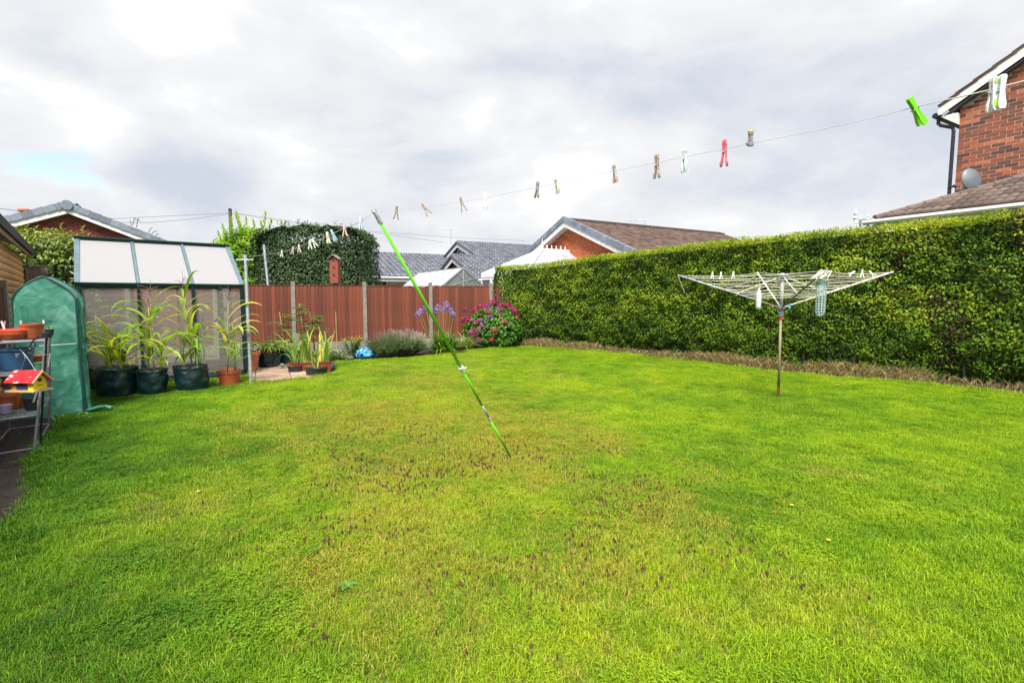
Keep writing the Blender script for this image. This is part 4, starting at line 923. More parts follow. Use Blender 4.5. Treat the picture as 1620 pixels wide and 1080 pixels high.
gb(P0+UP*.06, P1+UP*.06, .05, .12, 'base_rail'); gb(P0+bk+UP*.06, P1+bk+UP*.06, .05, .12, 'base_rail'); gb(P0+UP*.06, P0+bk+UP*.06, .05, .12, 'base_rail'); gb(P1+UP*.06, P1+bk+UP*.06, .05, .12, 'base_rail')
gb(P0+UP*EZ-gd_*.03, P1+UP*EZ+gd_*.03, .07, .06, 'eave_rail'); gb(P0+bk+UP*EZ, P1+bk+UP*EZ, .05, .06, 'eave_rail')
rg = gg*GW/2
gb(P0+rg+UP*(RZ+.01)-gd_*.04, P1+rg+UP*(RZ+.01)+gd_*.04, .09, .05, 'ridge_bar')
mraft = mat('rafter_green_grey', (.085, .13, .155), .4, .15, 6)
for k in range(4):
    a = P0+gd_*(GL*k/3); w = .075 if k in (0, 3) else .045
    gb(a+UP*.12, a+UP*(EZ-.03), w, .05, 'post'); gb(a+UP*(EZ+.02), a+rg+UP*(RZ-.01), w, .045, 'rafter', mraft); gb(a+bk+UP*.12, a+bk+UP*(EZ-.03), w, .05, 'post'); gb(a+bk+UP*EZ, a+rg+UP*RZ, w, .045, 'rafter', mraft)
for s_ in (P0, P1):
    gb(s_+UP*EZ, s_+bk+UP*EZ, .045, .05, 'gable_rail'); gb(s_+rg+UP*.1, s_+rg+UP*RZ, .04, .04, 'post')
gb(P0+gd_*.05+UP*1.62+gg*.035, P0+gd_*.95+UP*.50+gg*.035, .028, .02, 'brace', MBR); gb(P1-gd_*.05+UP*1.62+gg*.035, P1-gd_*.95+UP*.50+gg*.035, .028, .02, 'brace', MBR)
for k in range(3):
    a, b = P0+gd_*(GL*k/3+.03), P0+gd_*(GL*(k+1)/3-.03)
    MB().prism([a+UP*(EZ+.03)-gg*.0, b+UP*(EZ+.03), b+rg*.985+UP*(RZ-.03), a+rg*.985+UP*(RZ-.03)], UP*.01).build('roof_pane', proof, gh)
    MB().prism([a+bk+UP*(EZ+.03), b+bk+UP*(EZ+.03), b+rg*1.015+UP*(RZ-.03), a+rg*1.015+UP*(RZ-.03)], UP*.01).build('roof_pane', proof, gh)
    mk('side_pane', [a+UP*.13+gg*.012, b+UP*.13+gg*.012, b+UP*(EZ-.05)+gg*.012, a+UP*(EZ-.05)+gg*.012], [(0, 1, 2, 3)], ptw, gh)
    mk('side_pane', [a+bk+UP*.13, b+bk+UP*.13, b+bk+UP*(EZ-.05), a+bk+UP*(EZ-.05)], [(0, 1, 2, 3)], ptw, gh)
for s_ in (P0, P1): mk('gable_pane', [s_+UP*.13, s_+bk+UP*.13, s_+bk+UP*EZ, s_+rg+UP*(RZ-.03), s_+UP*EZ], [(0, 1, 2, 3, 4)], ptw, gh)
# staging and pots inside, seen blurred through the wall
stg = empty('staging', GA+gd_*.3+gg*1.2, 0, 'grey slatted staging inside the greenhouse', 'shelf')
for z in (.55, 1.02, 1.38):
    MB().beam(GA+gd_*.18+gg*1.2+UP*z, GA+gd_*1.9+gg*1.2+UP*z, .4, .03).build('shelf', M['galv'], stg)
for q in (.2, 1.1, 1.88):
    for w in (1.03, 1.38): MB().beam(GA+gd_*q+gg*w, GA+gd_*q+gg*w+UP*1.38, .03, .03).build('leg', M['galv'], stg)
def pot_mesh(r, h, m, par=None, name='pot', sx=1, sy=1, rim=.12, taper=.72, n=24, org=None, thick=.05):
    p = [(r*taper, 0), (r*taper*1.02, .004), (r*.95, h*(1-rim*1.3)), (r*.955, h*(1-rim*1.3)), (r, h*(1-rim*1.25)), (r*1.02, h), (r*.97, h), (r*.92, h*.86), (r*.0001, h*.84)]
    return MB().lathe(p, n, sx=sx, sy=sy, caps=False).build(name, m, par, local=True, org=org, smooth=False)
lbs = ['terracotta pot on the greenhouse staging', 'white tub on the greenhouse staging', 'terracotta pot at the right end of the greenhouse staging', 'pale blue pot on the greenhouse staging']
for (q, w, z, r, mm, lb) in [(.45, 1.2, 1.035, .10, M['terr'], lbs[0]), (.8, 1.2, 1.035, .12, M['whitepaint'], lbs[1]), (1.6, 1.15, .565, .12, M['terr'], lbs[2]), (1.25, 1.2, .565, .13, mat('pale_blue', (.35, .52, .60), .5, .1, 6), lbs[3])]:
    p = GA+gd_*q+gg*w+UP*z; o = pot_mesh(r, r*1.7, mm, None, 'plant_pot', org=p); tag(o, lb, 'plant pot')
# ------------------------------------------------------------------ green mesh tent
mten, t, b, o = newmat('green_mesh_plastic')
tcn = nd(t, 'ShaderNodeTexCoord'); w1 = nd(t, 'ShaderNodeTexNoise'); w1.inputs['Scale'].default_value = 5; w1.inputs['Detail'].default_value = 6; w1.inputs['Distortion'].default_value = 1.2; t.links.new(tcn.outputs['Object'], w1.inputs[0])
t.links.new(ramp(t, w1.outputs[0], [(.3, (.045, .21, .15)), (.5, (.085, .29, .22)), (.7, (.20, .42, .35))]), b.inputs['Base Color']); b.inputs['Roughness'].default_value = .28
bp = nd(t, 'ShaderNodeBump'); bp.inputs['Strength'].default_value = .6; bp.inputs['Distance'].default_value = .04; t.links.new(w1.outputs[0], bp.inputs['Height']); t.links.new(bp.outputs[0], b.inputs['Normal'])
tr = nd(t, 'ShaderNodeBsdfTransparent'); tr.inputs[0].default_value = (.55, .85, .72, 1); tl = nd(t, 'ShaderNodeBsdfTranslucent'); tl.inputs[0].default_value = (.12, .42, .32, 1)
mx = nd(t, 'ShaderNodeMixShader'); mx.inputs[0].default_value = .3; t.links.new(b.outputs[0], mx.inputs[1]); t.links.new(tl.outputs[0], mx.inputs[2])
mx2 = nd(t, 'ShaderNodeMixShader'); mx2.inputs[0].default_value = .20; t.links.new(mx.outputs[0], mx2.inputs[1]); t.links.new(tr.outputs[0], mx2.inputs[2]); t.links.new(mx2.outputs[0], o.inputs[0])
TL = Vector((-6.20, 6.36, 0)); TR = Vector((-5.66, 6.66, 0)); tu = (TR-TL).normalized(); tg = Vector((-tu.y, tu.x, 0)); TW = (TR-TL).length
tn = empty('grow_tent', TL, 0, 'walk-in plant tent of translucent green mesh plastic with a pointed top', 'plant tent')
def tz(f): g_ = abs(2*f-1); return shz-.05+(apz-shz+.05)*(1-.72*g_**1.15-.28*g_**7)
def crumple(a, b, z0, ztop, nu=14, nz=26, amp=.012, sd=0):
    V = []; n_ = (b-a).normalized(); nn = Vector((n_.y, -n_.x, 0))
    for j in range(nz+1):
        for i in range(nu+1):
            f = i/nu; p = a.lerp(b, f); z = z0+(ztop(f)-z0)*j/nz
            q = float(fb([[f*4+sd, z*3.5, 1]], 3)[0])-.5
            V.append(p+nn*(amp*2*q)+UP*z)
    F = np.array([(j*(nu+1)+i, j*(nu+1)+i+1, (j+1)*(nu+1)+i+1, (j+1)*(nu+1)+i) for j in range(nz) for i in range(nu)]); return V, F
shz, apz, dep = 1.575, 1.81, .40
V, F = crumple(TL, TR, -.01, tz, amp=.03); mk('front_cover', V, F, mten, tn, smooth=True)
V, F = crumple(TR, TR+tg*dep, -.01, lambda f: shz-.06, 8, 26, .035, 7); mk('side_cover', V, F, mten, tn, smooth=True)
V, F = crumple(TL, TL+tg*dep, -.01, lambda f: shz-.06, 6, 16, .02, 3); mk('side_cover', V, F, mten, tn, smooth=True)
mk('roof_cover', [TL.lerp(TR, q/20)+tg*dep*e_+UP*tz(q/20) for e_ in (0, 1) for q in range(21)], [(q, q+1, q+22, q+21) for q in range(20)], mten, tn)
V, F = crumple(TL+tg*dep, TR+tg*dep, -.01, tz, 14, 8, .02, 3); mk('back_cover', V, F, mten, tn, smooth=True)
mtrim = mat('dark_green_trim', (.008, .055, .05), .5, .2, 10)
for off in (Vector((0, 0, 0)), tg*dep):
    MB().tube([TL+off]+[TL.lerp(TR, q/20)+off+UP*(tz(q/20)+.003) for q in range(21)]+[TR+off], .010, 6).build('frame', mtrim, tn)
for z_ in (.5, .95, 1.3):
    for a in (TL, TR): MB().tube([a+UP*z_, a+tg*dep+UP*z_], .009, 6).build('frame_bar', mtrim, tn)
    MB().tube([TL+UP*z_+tg*.02, TR+UP*z_+tg*.02], .009, 6).build('frame_bar', mtrim, tn)
zf = TR+tu*.012-tg*.01; m = MB(); m.prism([zf, zf+tg*.03, zf+tg*.03+UP*1.55, zf+UP*1.55], tu*.006); m.build('zip', mtrim, tn)
# rolled flap at the right edge and the loose skirt on the grass
V = []; nz = 30
for j in range(nz+1):
    z = 1.52*j/nz+.02; wob = .02*math.sin(z*9)+.015*math.sin(z*23)
    for i in range(5): V.append(TR+tu*(.01+i*.012+wob*.7*(i/4))+tg*(.05+.03*math.sin(i*1.7+z*4))+UP*z)
mk('flap', V, np.array([(j*5+i, j*5+i+1, (j+1)*5+i+1, (j+1)*5+i) for j in range(nz) for i in range(4)]), mten, tn, smooth=True)
V = []; n_ = 8
for j in range(n_+1):
    for i in range(n_+1): f, g_ = i/n_, j/n_; V.append(TR+tu*(.03+.26*f)+tg*(-.05+.22*g_)+UP*(.035+.06*float(fb([[f*3, g_*3, 5]], 2)[0])*(1+f)))
mk('skirt', V, np.array([(j*9+i, j*9+i+1, (j+1)*9+i+1, (j+1)*9+i) for j in range(n_) for i in range(n_)]), mten, tn, smooth=True)
m = MB(); m.tube([at(62, 547, 6.38), at(95, 545, 6.5), at(120, 543.5, 6.62), at(131, 549, 6.75), at(140, 553, 7.3)], .006, 6); m.lathe([(.001, -.02), (.018, 0), (.001, .02)], 8, at(131, 549, 6.72))
tag(m.build('rope', M['cordw']), 'white rope tied across the front of the green mesh tent', 'rope')
# ------------------------------------------------------------------ pot stand with shelves
def vv(px, py, Y): return at(px, py, Y)
MST = mat('dark_grey_metal', (.13, .14, .165), .45, .25, 12, metal=.3)
st_ = empty('pot_stand', gp(54, 715), 0, 'grey metal tiered shelf stand holding plant pots at the left edge', 'pot stand')
b1, b2 = gp(54, 715), gp(78, 675); wd = Vector((-.23, -.26, 0)); t1, t2 = at(73, 543, 5.25), at(79, 541, 5.95); t1.z = t2.z = 1.10
b0 = b1; t0 = t1
for a, b in ((b1, t1), (b2, t2), (b1+wd, t1+wd), (b2+wd, t2+wd)): MB().tube([a, b], .013, 8).build('leg', MST, st_)
mshelf = mat('mesh_shelf', (.15, .16, .19), .5, .2, 20, metal=.4)
for h in (.04, .36, .78, 1.10):
    f = h/1.10; a, b = b0.lerp(t0, f), b2.lerp(t2, f); c, d = b+wd, a+wd
    for p, q in ((a, b), (b, c), (c, d), (d, a)): MB().tube([p, q], .010, 6).build('shelf_rail', MST, st_)
    if h > .1:
        m = MB(); nw = 16
        for k in range(nw+1): m.tube([a.lerp(b, k/nw), d.lerp(c, k/nw)], .0035, 4)
        for k in range(1, 4): m.tube([a.lerp(d, k/4), b.lerp(c, k/4)], .0035, 4)
        m.build('shelf_wires', mshelf, st_)
for a, b in ((b2+UP*.1, (b2+wd).lerp(t2+wd, .33)), (b2.lerp(t2, .33), (b2+wd).lerp(t2+wd, .1))): MB().tube([a, b], .006, 6).build('brace', MST, st_)
def onshelf(px, dy, lev):
    h = (.04, .36, .78, 1.10)[lev]+.012; return Vector((*at(px, 600, 5.25+dy).xy, h))
def pot(p, r, h, m, lb, soil=True, name='plant_pot', cat='plant pot', **k):
    t = empty(name, p, random.random()*6, lb, cat); pot_mesh(r, h, m, t, 'body', **k)
    if soil: MB().lathe([(.0001, h*.86), (r*.9, h*.87)], 18, caps=False).build('soil', M['soil'], t, local=True)
    return t
def label_stick(p, h, lean, lb, m=M['whitepaint']):
    o = MB().box((0, 0, h/2), (.018, .002, h)).build('plant_label', m, None, local=True, org=p); o.rotation_euler = (lean, lean*.7, random.random()*2); tag(o, lb, 'plant label')
pot(onshelf(57, .25, 3), .10, .155, M['terr'], 'terracotta pot with white labels on the top shelf of the stand')
mredp = mat('red_plastic', (.62, .03, .015), .35, .1, 10)
t = empty('seed_tray', onshelf(26, .15, 3), .2, 'red plastic seed tray on the top shelf of the stand', 'seed tray')
MB().lathe([(.10, 0), (.13, .05), (.135, .075), (.125, .075), (.10, .03), (.0001, .03)], 24, sx=1, sy=.8, caps=False).build('tray', M['terr'], t, local=True)
m = MB(); m.lathe([(.135, .076), (.138, .09), (.11, .105), (.09, .098), (.0001, .10)], 24, sx=1, sy=.8, caps=False); m.build('lid', mredp, t, local=True)
for f, s_, z, lb in ((11, .15, .09, 'white plant label standing left of the red tray lid'), (15.5, .15, .10, 'white plant label standing right of its twin in the red tray'), (42, .2, .11, 'broad white plant label between the red tray and the terracotta pot'), (75, .35, .10, 'white plant label at the right of the terracotta pot on the top shelf')):
    label_stick(onshelf(f, s_, 3)+UP*.05, .12+z*.2, R(random.uniform(-12, 12)), lb)
t = pot(onshelf(84, .6, 3), .045, .07, M['black'], 'small black pot of seedlings at the end of the top shelf')
m = MB()
for k in range(10): V, F = ribbon((random.uniform(-.02, .02), random.uniform(-.02, .02), .06), random.random()*6.3, 1.1, .07, .012, 1, 3); m.add(V, F, random.random())
msd = leafmat('seedling', [(0, (.05, .12, .02)), (1, (.16, .26, .04))]); m.build('seedlings', msd, t, local=True)
mblue = mat('blue_plastic', (.03, .09, .19), .4, .12, 6)
t = empty('bucket', onshelf(28, .15, 2), 0, 'blue plastic bucket on the second shelf of the stand', 'bucket')
MB().lathe([(.125, 0), (.15, .20), (.158, .20), (.160, .215), (.148, .215), (.12, .03), (.0001, .03)], 30, caps=False).build('body', mblue, t, local=True, smooth=False)
m = MB()
for j, z in enumerate((.165, .150, .135)):
    a = -.85
    for k in range(4-j): a += .045; m.prism([(.150*math.cos(a)*1.003, .150*math.sin(a)*1.003, z), (.150*math.cos(a+.03)*1.003, .150*math.sin(a+.03)*1.003, z), (.151*math.cos(a+.03)*1.003, .151*math.sin(a+.03)*1.003, z+.008), (.151*math.cos(a)*1.003, .151*math.sin(a)*1.003, z+.008)], (.0015, -.0015, 0)) ; a += .01
m.build('print', M['whitepaint'], t, local=True)
MB().tube([(math.cos(a)*.158, math.sin(a)*.158, .19-.09*math.sin((a+.3)/3.14*3.14)) for a in [-.3+i*.33 for i in range(11)]], .003, 5).build('handle', M['galv'], t, local=True)
t = pot(onshelf(62, .45, 2), .085, .11, M['terr'], 'terracotta pot with a white label on the second shelf beside the blue bucket')
label_stick(onshelf(53, .3, 2)+UP*.07, .12, R(15), 'slanting white label in the terracotta pot on the second shelf')
label_stick(onshelf(78, .3, 2)+UP*.0, .15, R(8), 'tall white plant label leaning at the end of the second shelf')
pot(onshelf(66, .15, 2), .055, .07, mat('green_pot', (.05, .22, .10), .5, .1, 8), 'small green pot at the end of the second shelf')
pot(onshelf(10, .1, 1), .11, .16, M['terr'], 'large terracotta pot on the third shelf of the stand')
pot(onshelf(4, -.12, 1), .055, .09, mat('lilac_pot', (.30, .24, .42), .5, .1, 8), 'small lilac plastic pot at the front of the third shelf')
pot(onshelf(29, .2, 1), .06, .09, M['terr'], 'small terracotta pot right of the large one on the third shelf')
t = pot(onshelf(48, .1, 1), .075, .12, M['black'], 'black pot with a yellow stripe on the third shelf', taper=.8)
MB().prism([(.072, -.03, .03), (.072, -.005, .03), (.079, -.005, .10), (.079, -.03, .10)], (.003, 0, 0)).build('stripe', mat('yellow_band', (.55, .45, .03), .5, .1, 5), t, local=True)
label_stick(onshelf(50, .05, 1)+UP*.08, .15, R(14), 'white plant label leaning in the black striped pot')
# ------------------------------------------------------------------ shepherd's hook and bird house
hk = empty('plant_hook', gp(63, 709), 0, 'black metal garden hook pole standing in front of the pot stand', 'garden hook')
ht = at(74, 530, 5.0); hbz = gp(63, 709)
MB().tube([hbz-UP*.03, hbz.lerp(ht, .5), ht], .010, 8).build('pole', M['black'], hk)
MB().box(ht, (.06, .05, .05)).build('bracket', M['black'], hk)
arm = [at(px, py, 4.98) for px, py in [(74, 531), (62, 532), (52, 539), (46, 550), (42, 556), (36, 557.5), (32, 553), (32, 548)]]
MB().tube(arm, .007, 6).build('scroll_arm', M['black'], hk)
MB().tube([at(px, py, 4.98) for px, py in [(72, 562), (63, 556), (56, 549), (55, 541)]], .007, 6).build('scroll_brace', M['black'], hk)
MB().tube([at(px, py, 4.98) for px, py in [(40, 562), (41, 555), (46, 551), (52, 552), (55, 558)]], .006, 6).build('scroll', M['black'], hk)
bh = empty('bird_house', at(46, 602, 4.88), 0, 'small hanging bird house with red roof and yellow front at the left', 'bird house')
bh.rotation_euler = (0, 0, R(-4)); bh.location.z -= .085
ywm = mat('yellow_paint', (.72, .56, .02), .5, .08, 8); mpine = mat('pine', (.50, .32, .18), .6, .15, 6, stretch=(1, 8, 8))
MB().box((0, 0, -.004), (.30, .20, .014)).build('base', mpine, bh, local=True)
m = MB(); m.prism([(-.11, -.065, .004), (-.11, .065, .004), (-.11, .065, .10), (-.11, 0, .165), (-.11, -.065, .10)], (.218, 0, 0)); m.build('body', ywm, bh, local=True)
mside = rndmat('painted_side', [(0, (.45, .20, .05)), (.33, (.45, .20, .05)), (.34, (.012, .014, .03)), (.7, (.02, .04, .10)), (1, (.03, .03, .03))], .6, 'rnd', interp='CONSTANT', bump=0)
m = MB()
for (x0, x1, z0, z1, r) in [(-.107, -.06, .01, .095, .1), (-.058, .055, .01, .095, .9), (-.04, .01, .02, .06, .5), (-.085, -.05, .05, .09, .1), (.012, .04, .03, .085, .5)]:
    y = -.068-.0015*(r*3); m.prism([(x0, y, z0), (x1, y, z0), (x1*.95, y, z1), (x0*.95, y, z1)], (0, .002, 0), r=r)
m.build('painting', mside, bh, local=True)
MB().lathe([(.0001, 0), (.019, 0), (.019, .004), (.0001, .004)], 16).build('hole', M['black'], bh, local=True).matrix_local = Matrix.Translation((.1085, 0, .095)) @ Matrix.Rotation(R(90), 4, 'Y')
m = MB()
for k, (y, w, h) in enumerate([(-.022, .008, .006), (-.010, .006, .010), (.0, .009, .005), (.012, .006, .009), (.024, .008, .006)]): m.box((.1092, y, .042+(k % 2)*.003), (.002, w, h))
m.build('lettering', M['black'], bh, local=True)
mroof = mat('flaking_red_paint', (.62, .012, .02), .4, .1, 12, col2=(.80, .66, .66), stretch=(1, 1, 2), thr=(.60, .66))
for s_ in (-1, 1):
    m = MB(); m.prism([(-.15, s_*.098, .072), (-.15, 0, .172), (-.15, 0, .186), (-.15, s_*.106, .080)], (.29, 0, 0)); m.build('roof', mroof, bh, local=True)
    m = MB(); m.prism([(.1405, s_*.098, .070), (.1405, 0, .170), (.1405, 0, .187), (.1405, s_*.107, .080)], (.012, 0, 0)); m.build('barge', mpine, bh, local=True)
o = MB().tube([(-.08, 0, .18), (-.02, 0, .30), (-.04, 0, .36)], .002, 4).build('chain', M['galv'], bh, local=True)
MB().tube([(.08, 0, .18), (.0, 0, .31), (-.04, 0, .36)], .002, 4).build('chain', M['galv'], bh, local=True)
# ------------------------------------------------------------------ sacks and sweetcorn
mcorn = leafmat('corn_leaf', [(0, (.13, .25, .02)), (.5, (.24, .36, .03)), (.82, (.42, .46, .06)), (1, (.52, .38, .08))], .45, .42, .4, 'obj')
mtas = mat('tassel', (.20, .14, .10), .8, .2, 20)
def sack(t, r, h, seed, m=None):
    nn, nz = 40, 16; V = []
    for j in range(nz+1):
        z = j/nz
        for i in range(nn):
            a = 2*math.pi*i/nn; k = float(fb([[math.cos(a)*2+seed, math.sin(a)*2, z*3.2]], 3)[0])-.5; w = (float(fb([[math.cos(a)*5+seed, math.sin(a)*5, z*7+k*3]], 3)[0])-.5)*.11
            rr = r*(1+.34*k+w-.10*(1-z)**2*.8+.06*math.sin(z*math.pi)+(.03 if z > .93 else 0)); V.append((rr*math.cos(a), rr*math.sin(a), h*z+.03*k*(z > .5)))
    for i in range(nn): a = 2*math.pi*i/nn; V.append((r*.88*math.cos(a), r*.88*math.sin(a), h*.80))
    F = [(j*nn+i, j*nn+(i+1) % nn, (j+1)*nn+(i+1) % nn, (j+1)*nn+i) for j in range(nz+1) for i in range(nn)]
    mk('sack', V, F, m or M['bag'], t, local=True, smooth=True)
    MB().lathe([(.0001, h*.82), (r*.9, h*.81)], 20, caps=False).build('soil', M['soil'], t, local=True)
    m_ = MB(); m_.tube([(r*1.03, -.05, h*.86), (r*1.12, -.02, h*.80), (r*1.12, .04, h*.80), (r*1.03, .06, h*.86)], .012, 6); m_.build('handle', m or M['bag'], t, local=True)
def corn(t, z0, stems, seed):
    rg_ = random.Random(seed)
    for (x, y, h, tas, az0, nl, Lf) in stems:
        lx, ly = rg_.uniform(-.06, .06)*h, rg_.uniform(-.06, .06)*h
        pts = [(x+lx*f, y+ly*f, z0+h*f) for f in (0, .3, .65, 1)]
        MB().tube(pts, [.014, .012, .008, .004], 7).build('stem', M['stem'] if tas else M['gstem'], t, local=True, smooth=True)
        nl = int(nl*1.7)
        for k in range(nl):
            f = .12+.80*(k+rg_.random()*.6)/nl; az = az0+(k % 2)*math.pi+rg_.uniform(-1.1, 1.1); L = Lf*rg_.uniform(.8, 1.55)*(1-.35*abs(f-.5)); 
            V, F = ribbon((x+lx*f, y+ly*f, z0+h*f), az, rg_.uniform(.7, 1.35), L, .052*rg_.uniform(.7, 1.25), rg_.uniform(1.3, 3.3), 10, rg_.uniform(-.9, .9), wp=lambda q: min(1, .35+3.2*q)*max(0, 1-q**2.4))
            mk('leaf', V, F, mcorn, t, local=True, smooth=True)
        if tas:
            m = MB(); top_ = Vector(pts[-1])
            m.tube([top_, top_+Vector((.01, 0, .30))], [.004, .0025], 5)
            for k in range(9):
                az = rg_.random()*6.3; e = rg_.uniform(.25, .7); b = top_+UP*(.03+.015*k); l = rg_.uniform(.12, .2)
                m.tube([b, b+Vector((math.cos(az)*math.cos(e)*l*.5, math.sin(az)*math.cos(e)*l*.5, math.sin(e)*l*.5)), b+Vector((math.cos(az)*math.cos(e)*l, math.sin(az)*math.cos(e)*l, math.sin(e)*l*.85))], .0034, 4)
            m.build('tassel', mtas, t, local=True)
GRP = 'sweetcorn plants in front of the greenhouse'
def corn_thing(p, r, h, stems, lb, seed, potted=False):
    t = empty('sweetcorn', p, 0, lb, 'potted sweetcorn', GRP)
    if potted:
        pot_mesh(r, h, M['terr'], t, 'pot', rim=.16, taper=.78); MB().lathe([(.0001, h*.86), (r*.9, h*.86)], 18, caps=False).build('soil', M['soil'], t, local=True)
    else: sack(t, r, h, seed)
    corn(t, h*.8, stems, seed); return t
corn_thing(gp(186, 630)+gg*.27, .27, .46, [(-.12, 0, .46, 0, .2, 9, .72), (.10, .05, .58, 0, .5, 9, .78), (0, -.1, .42, 0, -.3, 8, .66), (.14, -.08, .36, 0, 1.2, 7, .6)], 'leafy sweetcorn without tassels in the widest green sack beside the tent', 1)
corn_thing(gp(244, 626)+gg*.22, .20, .40, [(-.08, .03, 1.22, 1, .1, 7, .62), (.06, -.02, 1.08, 1, .3, 8, .66), (.10, .08, .5, 0, .2, 6, .55)], 'tall tasselled sweetcorn in the green sack second from the tent', 2)
corn_thing(gp(308, 620)+gg*.25, .235, .42, [(0, .02, 1.35, 1, .2, 9, .70), (.13, -.03, .62, 0, .1, 7, .62), (-.1, -.05, .55, 0, .4, 7, .6)], 'tall tasselled sweetcorn in the green sack left of the terracotta pot', 4)
corn_thing(gp(367, 611)+gg*.2, .19, .27, [(-.03, 0, 1.28, 1, .3, 8, .58), (.09, .04, .85, 0, .1, 7, .5)], 'tasselled sweetcorn in a round terracotta pot beside the grey post', 6, True)
# empty dark sack edge behind the first one
t = empty('grow_bag', gp(158, 617)+gg*.15, 0, 'dark green sack half hidden behind the widest sweetcorn sack', 'grow bag'); sack(t, .22, .40, 9)
# ------------------------------------------------------------------ grey posts
pp = gp(397, 607); ptop = at(388, 402, 9.12)
gpst = empty('line_post', pp, 0, 'grey metal clothes line post with short crossbar at the greenhouse corner', 'clothes post')
MB().tube([pp-UP*.02, ptop], .026, 12).build('post', M['galv'], gpst); MB().tube([ptop-UP*.005, ptop+UP*.03], .030, 12).build('cap', M['black'], gpst)
cb_ = at(388, 411, 9.11); MB().tube([cb_-Vector((.16, 0, 0)), cb_+Vector((.14, 0, 0))], .011, 6).build('crossbar', M['galv'], gpst)
pA, pB = at(425, 462, 16.5), at(417.5, 387, 16.5); g2 = empty('line_post', Vector((pA.x, pA.y, 0)), 0, 'slim grey metal pole standing behind the back fence', 'pole')
MB().tube([Vector((pA.x+.1, pA.y, 0)), pA, pB], .038, 10).build('post', M['galv'], g2); MB().tube([pB, pB+UP*.04], .042, 8).build('cap', M['black'], g2)
# ------------------------------------------------------------------ pots on the patio
def tsquare(t, r0, r1, h, m):
    mm = MB(); prof = [(r0, 0), (r0+(r1-r0)*.75, h*.75), (r0+(r1-r0)*.8, h*.76), (r1*.985, h*.88), (r1*1.04, h*.89), (r1*1.06, h), (r1*.97, h), (r1*.9, h*.85), (.001, h*.85)]
    mm.lathe([(a*1.3, b) for a, b in prof], 4, caps=False); o = mm.build('pot', m, t, local=True); o.rotation_euler = (0, 0, R(45))
pterr = gp(399, 589)+gg*.18; t = empty('planter', pterr, R(30), 'tall pinkish terracotta planter with broad leaved plant behind the grey post', 'planter')
mm = MB(); mm.lathe([(.13, 0), (.175, .30), (.18, .30), (.185, .315), (.18, .33), (.19, .35), (.215, .36), (.218, .43), (.19, .43), (.17, .36), (.001, .36)], 28, caps=False); mm.build('pot', M['terr2'], t, local=True, smooth=False)
MB().lathe([(.0001, .37), (.18, .37)], 18, caps=False).build('soil', M['soil'], t, local=True)
mbroad = leafmat('broad_leaf', [(0, (.06, .17, .012)), (.6, (.16, .30, .02)), (.85, (.45, .46, .04)), (1, (.60, .42, .04))], .5, .35, .4)
def broadleaves(t, c, n, spread, h, size, seed, name='foliage', m=mbroad):
    rg_ = random.Random(seed); mm = MB()
    for k in range(n):
        az = rg_.random()*6.3; rr = spread*math.sqrt(rg_.random()); hh = h*rg_.uniform(.35, 1); p = Vector((c[0]+rr*math.cos(az), c[1]+rr*math.sin(az), c[2]+hh)); s_ = size*rg_.uniform(.6, 1.15)
        mm.tube([(c[0], c[1], c[2]), (p+Vector(c))/2+Vector((0, 0, .03)), p], .004, 4, caps=False, r=.3)
        V, F = ribbon(p, az+rg_.uniform(-.5, .5), rg_.uniform(.2, .8), s_*1.35, s_, rg_.uniform(.8, 1.8), 6, rg_.uniform(-.4, .4), wp=lambda q: math.sin(min(1, .12+q*.95)*math.pi)**.6 if q < .97 else .05, fold=.12); mm.add(V, F, rg_.random()**1.6)
    mm.build(name, m, t, local=True, smooth=True)
broadleaves(t, (0, 0, .36), 12, .2, .24, .15, 3)
V, F = ribbon((-.05, -.05, .40), -1.9, 1.0, .42, .08, 2.6, 8); mk('yellow_leaf', V, F, leafmat('yellow_leaf', [(0, (.70, .48, .02)), (1, (.72, .5, .03))]), t, local=True, smooth=True, rnd=[.5]*len(V))
t = empty('grow_bag', gp(429, 583)+gg*.2, 0, 'dark green sack with trailing yellowing leaves on the patio', 'grow bag'); sack(t, .215, .42, 21); broadleaves(t, (0, 0, .36), 22, .30, .22, .13, 4)
mm = MB()
for k in range(26): V, F = ribbon((random.uniform(-.12, .2), random.uniform(-.2, .1), .40), random.uniform(-1.6, .6), .5, random.uniform(.25, .5), .025, 2.3, 6); mm.add(V, F, random.uniform(.5, 1))
mm.build('trailing_leaves', mbroad, t, local=True, smooth=True)
t = empty('grow_bag', gp(459, 578)+gg*.3, 0, 'second dark sack half hidden behind the yellowing plant on the patio', 'grow bag'); sack(t, .2, .40, 23); broadleaves(t, (0, 0, .34), 14, .22, .18, .10, 5)
